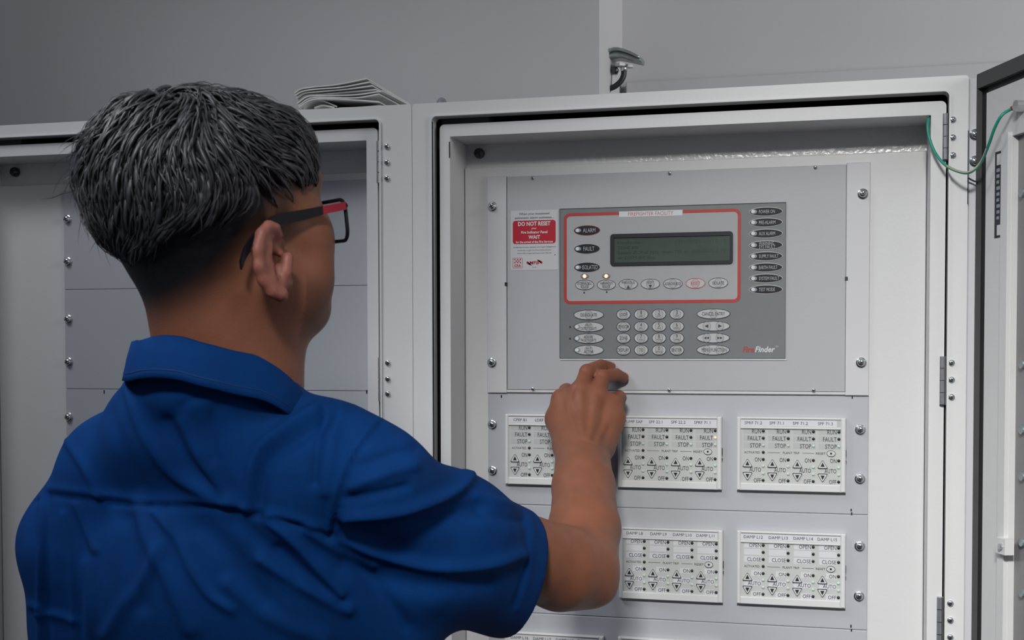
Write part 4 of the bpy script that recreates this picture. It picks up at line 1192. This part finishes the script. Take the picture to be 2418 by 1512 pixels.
# ---- hair: a shaped mass cut off above the clipped sides, with combed locks over it
def hair_cut(P):
    l = hl(P)
    cut = np.interp(l[..., 0], [-125, -95, -60, -25, 40, 80, 110], [-42, -30, -2, 24, 30, 26, 34])
    return (cut - l[..., 2]) * 0.001 * 0.85
hair_cut.box = (HC - 0.2, HC + 0.2)
hair = [('u', ell(hp(-16, 0, 30), (0.093, 0.083, 0.072), HA), 0.02), ('u', ell(hp(-51, 14, 20), (0.043, 0.060, 0.056), HA), 0.02),
        ('u', ell(hp(34, 8, 46), (0.046, 0.062, 0.041), HA), 0.02),
        ('u', cone(at(338, 395, 1.055), at(300, 475, 1.055), 0.022, 0.016), 0.02), ('u', cone(at(370, 320, 1.05), at(295, 395, 1.06), 0.030, 0.028), 0.02),
        ('u', cone(at(310, 510, 1.05), at(340, 552, 1.045), 0.018, 0.012), 0.02),
        ('c', hair_cut, 0.012)]
HV, HQ = mesh_field(hair, 0.0042)
HV = relax(HV, HQ, 1)
HN = normals(HV, HQ)
whorl = hp(-52, 10, 108)
rng = np.random.default_rng(7)
def flow(P, N):
    l = hl(P)
    d = (P - whorl); d = d / (np.linalg.norm(d, axis=-1, keepdims=True) + 1e-6)
    front = sstep(l[:, 0], -20, 40)[:, None]
    d = d * 1.0 + hF * front * 0.9 + (RT * -0.35) * (1 - front) - np.array([0, 0, 1.0]) * 0.30
    q_ = P * 55.0
    d = d + 0.42 * np.stack([np.sin(q_[:, 1] + 1.7 * np.sin(q_[:, 2])), np.sin(q_[:, 2] * 1.2 + 1.3 * np.sin(q_[:, 0])), np.sin(q_[:, 0] * 0.9 + 1.5 * np.sin(q_[:, 1] * 1.3))], -1)
    d = d - N * (d * N).sum(-1, keepdims=True)
    return d / (np.linalg.norm(d, axis=-1, keepdims=True) + 1e-9)
def hair_sdf(P): return evaluate(hair[:-1], P)
def hair_grad(P):
    g_ = np.stack([hair_sdf(P + d_) - hair_sdf(P - d_) for d_ in np.eye(3) * 0.003], -1)
    return g_ / (np.linalg.norm(g_, axis=-1, keepdims=True) + 1e-9)
def locks(idx, length, width, lift, jitter, sag, n=7, stray=0.0):
    """tapering locks combed along the flow, each following the hair mass"""
    P = HV[idx].copy(); N0 = HN[idx]
    m_ = len(P)
    bias = rng.normal(0, jitter, (m_, 3))
    Ln = length * rng.uniform(0.6, 1.25, m_); W_ = width * rng.uniform(0.5, 1.3, m_); lf = lift * rng.uniform(-0.3, 1.2, m_)
    rings = []
    for k in range(n):
        t = k / (n - 1)
        D = flow(P, N0) + bias - np.array([0, 0, 1.0]) * sag * t
        D -= N0 * ((D * N0).sum(1) * (1 - stray))[:, None]; D /= np.linalg.norm(D, axis=1)[:, None]
        S_ = np.cross(D, N0)
        c = P + N0 * (lf * math.sin(t * 2.4) - 0.002 * (k == 0))[:, None]
        w = W_ * (1 - t ** 1.6 * 0.94) * (0.55 + 0.9 * min(t * 3, 0.5))
        rings.append(np.stack([c + S_ * w[:, None], c + N0 * (w * 0.7)[:, None], c - S_ * w[:, None]], 1))
        P = P + D * (Ln / (n - 1))[:, None]
        if stray < 0.5:
            dd = hair_sdf(P)
            N0 = hair_grad(P)
            P = P - N0 * (dd * (1 - stray))[:, None]
    R_ = np.stack(rings, 1)                     # strand, ring, corner
    vv = R_.reshape(-1, 3)
    b0 = np.arange(m_)[:, None, None] * (n * 3)
    k_ = np.arange(n - 1)[None, :, None] * 3
    f_ = []
    for a, c in ((0, 1), (1, 2), (2, 0)):
        f_.append(np.concatenate([b0 + k_ + a, b0 + k_ + c, b0 + k_ + 3 + c, b0 + k_ + 3 + a], -1).reshape(-1, 4))
    return vv, np.concatenate(f_)
hl_ = hl(HV)
vis = np.where(hl_[:, 2] > np.interp(hl_[:, 0], [-125, -95, -60, -25, 40, 80, 110], [-42, -30, -2, 24, 30, 26, 34]) + 3)[0]
parts_v, parts_q, off = [HV], [HQ], len(HV)
for cnt, ln, w, lf, j, sg, sr in ((2600, 0.046, 0.0034, 0.0070, 0.14, 0.1, 0.0), (2600, 0.040, 0.0018, 0.0085, 0.20, 0.1, 0.04), (1500, 0.034, 0.0008, 0.009, 0.30, 0.1, 0.12)):
    vv, qq = locks(rng.choice(vis, cnt), ln, w, lf, j, sg, stray=sr)
    parts_v.append(vv); parts_q.append(qq + off); off += len(vv)
# flyaway locks at the back of the head
bx_, by_, _ = pix(HV)
back = np.where((bx_ < 330) & (by_ < 520) & (by_ > 300))[0]
for cnt, ln, w in ((70, 0.045, 0.0007), (110, 0.030, 0.0010)):
    vv, qq = locks(rng.choice(back, cnt), ln, w, 0.006, 0.35, 0.35, stray=0.6)
    parts_v.append(vv); parts_q.append(qq + off); off += len(vv)
for k_ in range(46):                          # tuft flicked out behind the crown
    x0, y0 = rng.uniform(285, 330), rng.uniform(330, 420)
    dy = rng.uniform(-14, 14)
    path = spline([at(x0, y0, 1.055), at(x0 - rng.uniform(35, 60), y0 - 10 + dy, 1.05), at(x0 - rng.uniform(75, 105), y0 - 2 + dy * 1.5, 1.05), at(x0 - rng.uniform(105, 140), y0 + rng.uniform(15, 50) + dy, 1.05)], 3)
    b = MB(); b.tube(path, np.linspace(0.0011, 0.00015, len(path)), 3, caps=False)
    tq = np.array(b.f); parts_v.append(np.array(b.v)); parts_q.append(tq + off); off += len(b.v)
o = mesh_object('hair', np.concatenate(parts_v), np.concatenate(parts_q), hair_m, man); o['label'] = 'thick black combed-back hair greying in the light'

# ---- shirt
RTh = np.array([RT[0], RT[1], 0]); RTh /= np.linalg.norm(RTh)
AC = SR - SL; AC[2] = 0; AC /= np.linalg.norm(AC); FB = np.array([-AC[1], AC[0], 0.0]); TA = [AC, FB, [0, 0, 1]]
S0, S1, S2 = at(895, 1128, 1.085), at(1060, 1265, 1.175), at(1262, 1352, 1.285)
axis = (S2 - S1); axis /= np.linalg.norm(axis)
hemn = axis * 0.75 + RTh * 0.55; hemn /= np.linalg.norm(hemn)
def hem(P): return (P - at(1215, 1340, 1.262)) @ hemn
hem.box = (S2 - .1, S2 + .1)
def below(P): return 0.93 - P[..., 2]
below.box = (HIP - .1, HIP + .1)
shirt = [('u', ell(at(520, 1350, 1.195), (0.158, 0.110, 0.155), TA), 0.04), ('u', ell(at(580, 1590, 1.265), (0.178, 0.120, 0.270), TA), 0.04),
         ('u', cone(at(510, 1008, 1.115), at(400, 1012, 1.135), 0.055, 0.050), 0.03), ('u', cone(at(400, 1012, 1.135), at(275, 1110, 1.190), 0.046, 0.046), 0.03),
         ('u', cone(at(275, 1110, 1.190), at(208, 1285, 1.220), 0.046, 0.058), 0.03), ('u', cone(at(208, 1285, 1.220), at(240, 1480, 1.235), 0.058, 0.060), 0.03),
         ('u', cone(at(240, 1480, 1.235), at(250, 1620, 1.25), 0.060, 0.060), 0.03),
         ('u', cone(at(600, 1040, 1.112), at(790, 1085, 1.095), 0.050, 0.042), 0.04), ('u', cone(at(790, 1085, 1.095), S0, 0.042, 0.036), 0.03),
         ('u', ball(at(700, 1170, 1.130), 0.066), 0.05), ('u', ell(at(518, 935, 1.112), (0.068, 0.068, 0.032)), 0.015),
         ('u', cone(S0, S1, 0.038, 0.054), 0.03), ('u', cone(S1, S2, 0.054, 0.055), 0.03),
         ('u', cone(at(1010, 1350, 1.150), at(1180, 1405, 1.245), 0.040, 0.041), 0.03),
         ('u', cone(at(800, 1330, 1.15), at(930, 1490, 1.17), 0.055, 0.040), 0.04),
         ('c', hem, 0.004), ('s', cone(at(1180, 1318, 1.243), at(1340, 1400, 1.33), 0.0475, 0.056), 0.003), ('c', below, 0.01)]
V, Q = mesh_field(shirt, 0.0029)
V = relax(V, Q, 3)
folds = [([(100, 1156), (240, 1172), (350, 1184), (480, 1186), (600, 1206), (720, 1234), (790, 1258)], 1.8, 12),
         ([(100, 1164), (240, 1182), (350, 1194), (480, 1197), (600, 1217), (720, 1246), (788, 1270)], -2.6, 8),
         ([(64, 1192), (100, 1180)], -1.5, 5),
         ([(102, 1168), (98, 1300), (97, 1520)], 3.0, 9), ([(112, 1180), (108, 1320), (108, 1520)], -2.5, 9),
         ([(97, 1452), (130, 1452), (178, 1466)], 2.5, 8), ([(66, 1430), (97, 1434)], 2.0, 7),
         ([(150, 1215), (165, 1300), (175, 1420), (178, 1512)], 2.2, 9), ([(180, 1190), (205, 1250), (225, 1298)], 2.5, 9), ([(205, 1330), (212, 1420), (210, 1512)], 2.6, 12),
         ([(333, 1200), (348, 1262), (393, 1352), (450, 1485)], 4.0, 20), ([(368, 1210), (418, 1267), (452, 1342), (497, 1406), (547, 1440)], 3.4, 11),
         ([(400, 1220), (380, 1300), (300, 1420), (250, 1500)], 2.4, 16), ([(300, 1230), (310, 1330), (330, 1430)], -3.0, 22), ([(480, 1250), (560, 1330), (620, 1420)], -3.0, 28),
         ([(631, 1225), (696, 1282), (756, 1352), (803, 1402)], 4.6, 13), ([(617, 1320), (721, 1386), (820, 1438)], 4.2, 16), ([(660, 1300), (740, 1370), (800, 1420)], -3.5, 16),
         ([(560, 1225), (640, 1300), (700, 1365)], -2.5, 18), ([(540, 1380), (640, 1460), (760, 1510)], 3.0, 20), ([(730, 1250), (800, 1300), (880, 1340)], 3.5, 14),
         ([(300, 905), (330, 1000), (380, 1085), (440, 1140), (530, 1184)], 3.4, 15), ([(395, 1000), (440, 1090), (520, 1170)], -3.2, 18), ([(432, 998), (497, 1128), (547, 1183)], 3.0, 14),
         ([(746, 969), (660, 1020), (612, 1060), (596, 1110), (586, 1200)], 5.0, 15), ([(775, 985), (690, 1045), (640, 1090), (612, 1150), (606, 1205)], -4.5, 18),
         ([(766, 972), (748, 1058), (742, 1140)], -3.0, 10), ([(800, 970), (780, 1060), (770, 1160)], 3.0, 16), ([(149, 1028), (199, 1103), (236, 1175)], 2.8, 10),
         ([(250, 960), (290, 1060), (330, 1150)], -2.0, 18), ([(520, 930), (500, 1000), (505, 1080)], -1.8, 14), ([(560, 905), (470, 930), (430, 960)], -2.0, 12),
         ([(900, 1000), (848, 1064), (808, 1156), (783, 1264)], -2.6, 7), ([(890, 992), (838, 1058), (797, 1150), (772, 1256)], 2.5, 8), ([(884, 986), (828, 1052), (787, 1146), (762, 1250)], -1.2, 5),
         ([(850, 1100), (930, 1070), (980, 1060)], -2.6, 12), ([(830, 1150), (910, 1120), (980, 1100)], 3.0, 12), ([(822, 1180), (900, 1165), (960, 1150)], -3.0, 12),
         ([(815, 1222), (927, 1210), (1016, 1185), (1080, 1158), (1112, 1125), (1100, 1112)], 5.5, 13), ([(830, 1258), (940, 1252), (1050, 1230), (1130, 1195)], -5.0, 26),
         ([(790, 1272), (894, 1309), (1024, 1341), (1145, 1337), (1232, 1309)], 4.6, 14), ([(820, 1330), (920, 1370), (1040, 1390), (1150, 1380)], -4.0, 26),
         ([(1130, 1170), (1175, 1185), (1215, 1195)], 2.5, 9), ([(1140, 1210), (1190, 1225), (1230, 1230)], -2.2, 12),
         ([(1236, 1200), (1244, 1264), (1240, 1345), (1215, 1430)], -1.1, 7), ([(1250, 1200), (1257, 1264), (1252, 1345), (1226, 1440)], 0.8, 8),
         ([(780, 1265), (830, 1310), (900, 1400), (960, 1480)], -3.0, 18)]
V = fold(V, Q, folds)
V = relax(V, Q, 1, 0.35)
mesh_object('shirt', V, Q, shirt_m, man)
# collar: stand and turned-down fall round the neck
TH = math.radians(40)
cF = FW * math.cos(TH) + RT * math.sin(TH); cF[2] = 0; cF /= np.linalg.norm(cF); cS = np.cross(cF, [0, 0, 1.0])
CN = at(518, 800, 1.108)
def ringpt(ph, r, dz):
    drop = 0.001 * float(np.interp(abs(math.degrees(ph)), [0, 30, 52, 77, 97, 130, 180], [0, 1.5, 6, 16, 30, 52, 72]))
    return CN + (-math.cos(ph) * cF + math.sin(ph) * cS) * r + np.array([0, 0, dz - drop + 0.002 * math.sin(5 * ph)])
ns = 72
prof = [(0.0665, -0.030), (0.0660, -0.004), (0.0690, 0.0015), (0.0735, 0.000), (0.0775, -0.014), (0.0805, -0.028), (0.0815, -0.033), (0.0795, -0.0335), (0.0755, -0.022), (0.0715, -0.012)]
cv, cq = [], []
for i in range(ns):
    ph = math.radians(-172 + 344 * i / (ns - 1))
    fl = 1 + 0.05 * abs(math.sin(ph / 2)) ** 2
    for r, dz in prof: cv.append(ringpt(ph, r * fl, dz * (1 + 0.25 * abs(math.sin(ph / 2)) ** 3)))
m_ = len(prof)
for i in range(ns - 1):
    for j in range(m_): cq.append((i * m_ + j, i * m_ + (j + 1) % m_, (i + 1) * m_ + (j + 1) % m_, (i + 1) * m_ + j))
cq += [tuple(range(m_)), tuple(range(ns * m_ - 1, (ns - 1) * m_ - 1, -1))]
oc = obj('collar', cv, cq, shirt_m, man, smooth=True)
b = MB(); b.tube([ringpt(math.radians(-170 + 340 * i / 90), 0.0803 * (1 + 0.05 * abs(math.sin(math.radians(-170 + 340 * i / 90) / 2)) ** 2), -0.0265 * (1 + 0.25 * abs(math.sin(math.radians(-170 + 340 * i / 90) / 2)) ** 3)) for i in range(91)], 0.00045, 5)
b.build('collar_stitching', stitch_m, oc, smooth=True)

# ---- trousers and shoes, below the frame
gx, gy = HIP[0], HIP[1]
hips = np.array([gx, gy, 0.98])
tr = [('u', ell(hips, (0.185, 0.125, 0.13), TA), 0.05)]
shoes = []
for s_ in (-1, 1):
    hj = hips + AC * 0.095 * s_ + np.array([0, 0, -0.06]); kn_ = np.array([gx, gy, 0.50]) + AC * 0.11 * s_ + FB * 0.01; an = np.array([gx, gy, 0.07]) + AC * 0.12 * s_ - FB * 0.01
    tr += [('u', cone(hj, kn_, 0.088, 0.066), 0.03), ('u', cone(kn_, an, 0.066, 0.056), 0.03)]
    shoes.append(an)
def floor_cut(P): return 0.045 - P[..., 2]
floor_cut.box = (hips, hips)
tr.append(('c', floor_cut, 0.004))
V, Q = mesh_field(tr, 0.009); mesh_object('trousers', V, Q, trouser_m, man)
def ground(P): return 0.001 - P[..., 2]
ground.box = (hips, hips)
for an in shoes:
    heel = np.array([an[0], an[1], 0.045])
    V, Q = mesh_field([('u', cone(heel - FB * 0.05, heel + FB * 0.10, 0.042, 0.040), 0.02), ('u', cone(heel + FB * 0.10, heel + FB * 0.18 - np.array([0, 0, 0.008]), 0.040, 0.036), 0.02),
                       ('u', cone(heel, heel + np.array([0, 0, 0.05]), 0.045, 0.045), 0.03), ('c', ground, 0.004)], 0.007)
    mesh_object('shoe', V, Q, shoe_m, man)

# ------------------------------------------------------------------ glasses
gl = thing('spectacles', hp(88, 0, 0), 'dark framed spectacles with red temples worn by the man', 'glasses')
def rim_pts(sgn):
    out = []
    for a, c in rrect(12, 69, -31, 5, 11, 5):
        out.append(hp(97 - 0.0028 * (a - 10) ** 2, a * sgn, c - 2))
    return out
for sgn in (1, -1):
    R_ = rim_pts(sgn)
    b = MB(); b.tube(R_ + [R_[0], R_[1]], 0.0017, 8, caps=False); b.build('rim', frame_m, gl, smooth=True)
    c = np.mean(R_, 0)
    v_ = [c] + R_ + [c - hF * 0.0012] + [p - hF * 0.0012 for p in R_]; n = len(R_)
    f_ = [(0, 1 + i, 1 + (i + 1) % n) for i in range(n)] + [(n + 1, n + 2 + (i + 1) % n, n + 2 + i) for i in range(n)] + [(1 + i, n + 2 + i, n + 2 + (i + 1) % n, 1 + (i + 1) % n) for i in range(n)]
    obj('lens', v_, f_, glass_m, gl)
    hinge_pt = hp(86, 71 * sgn, -3)
    mid = hp(58, 75.5 * sgn, -6)
    p0 = spline([hinge_pt, hp(73, 74 * sgn, -4.5), mid], 4)
    def flat(path, hh, tt, name, mat):
        b = MB(); v_ = []
        for k_, p in enumerate(path):
            h_ = hh[k_] if isinstance(hh, list) else hh
            for ds, du in ((-tt, -h_), (tt, -h_), (tt, h_), (-tt, h_)): v_.append(p + hS * ds + hU * du)
        n = len(path); f_ = [(4 * i + j, 4 * i + (j + 1) % 4, 4 * i + 4 + (j + 1) % 4, 4 * i + 4 + j) for i in range(n - 1) for j in range(4)] + [(0, 1, 2, 3), (4 * n - 1, 4 * n - 2, 4 * n - 3, 4 * n - 4)]
        return obj(name, v_, f_, mat, gl)
    flat(p0, 0.0034, 0.0012, 'temple_front', frame_r)
    p1 = spline([mid, hp(36, 77.5 * sgn, -9), hp(10, 80 * sgn, -12), hp(-8, 82 * sgn, -20), hp(-24, 82 * sgn, -34), hp(-30, 80 * sgn, -46)], 5)
    flat(p1, [0.0036 + 0.0012 * math.sin(math.pi * i / (len(p1) - 1)) for i in range(len(p1))], 0.0016, 'temple', frame_m)
    b = MB(); b.tube([hp(88, 67 * sgn, -2), hinge_pt], 0.0026, 6); b.build('end_piece', frame_m, gl)
b = MB(); b.tube(spline([hp(97, 12, -5), hp(108, 5, -1), hp(108, -5, -1), hp(97, -12, -5)], 4), 0.0018, 8); b.build('bridge', frame_m, gl, smooth=True)
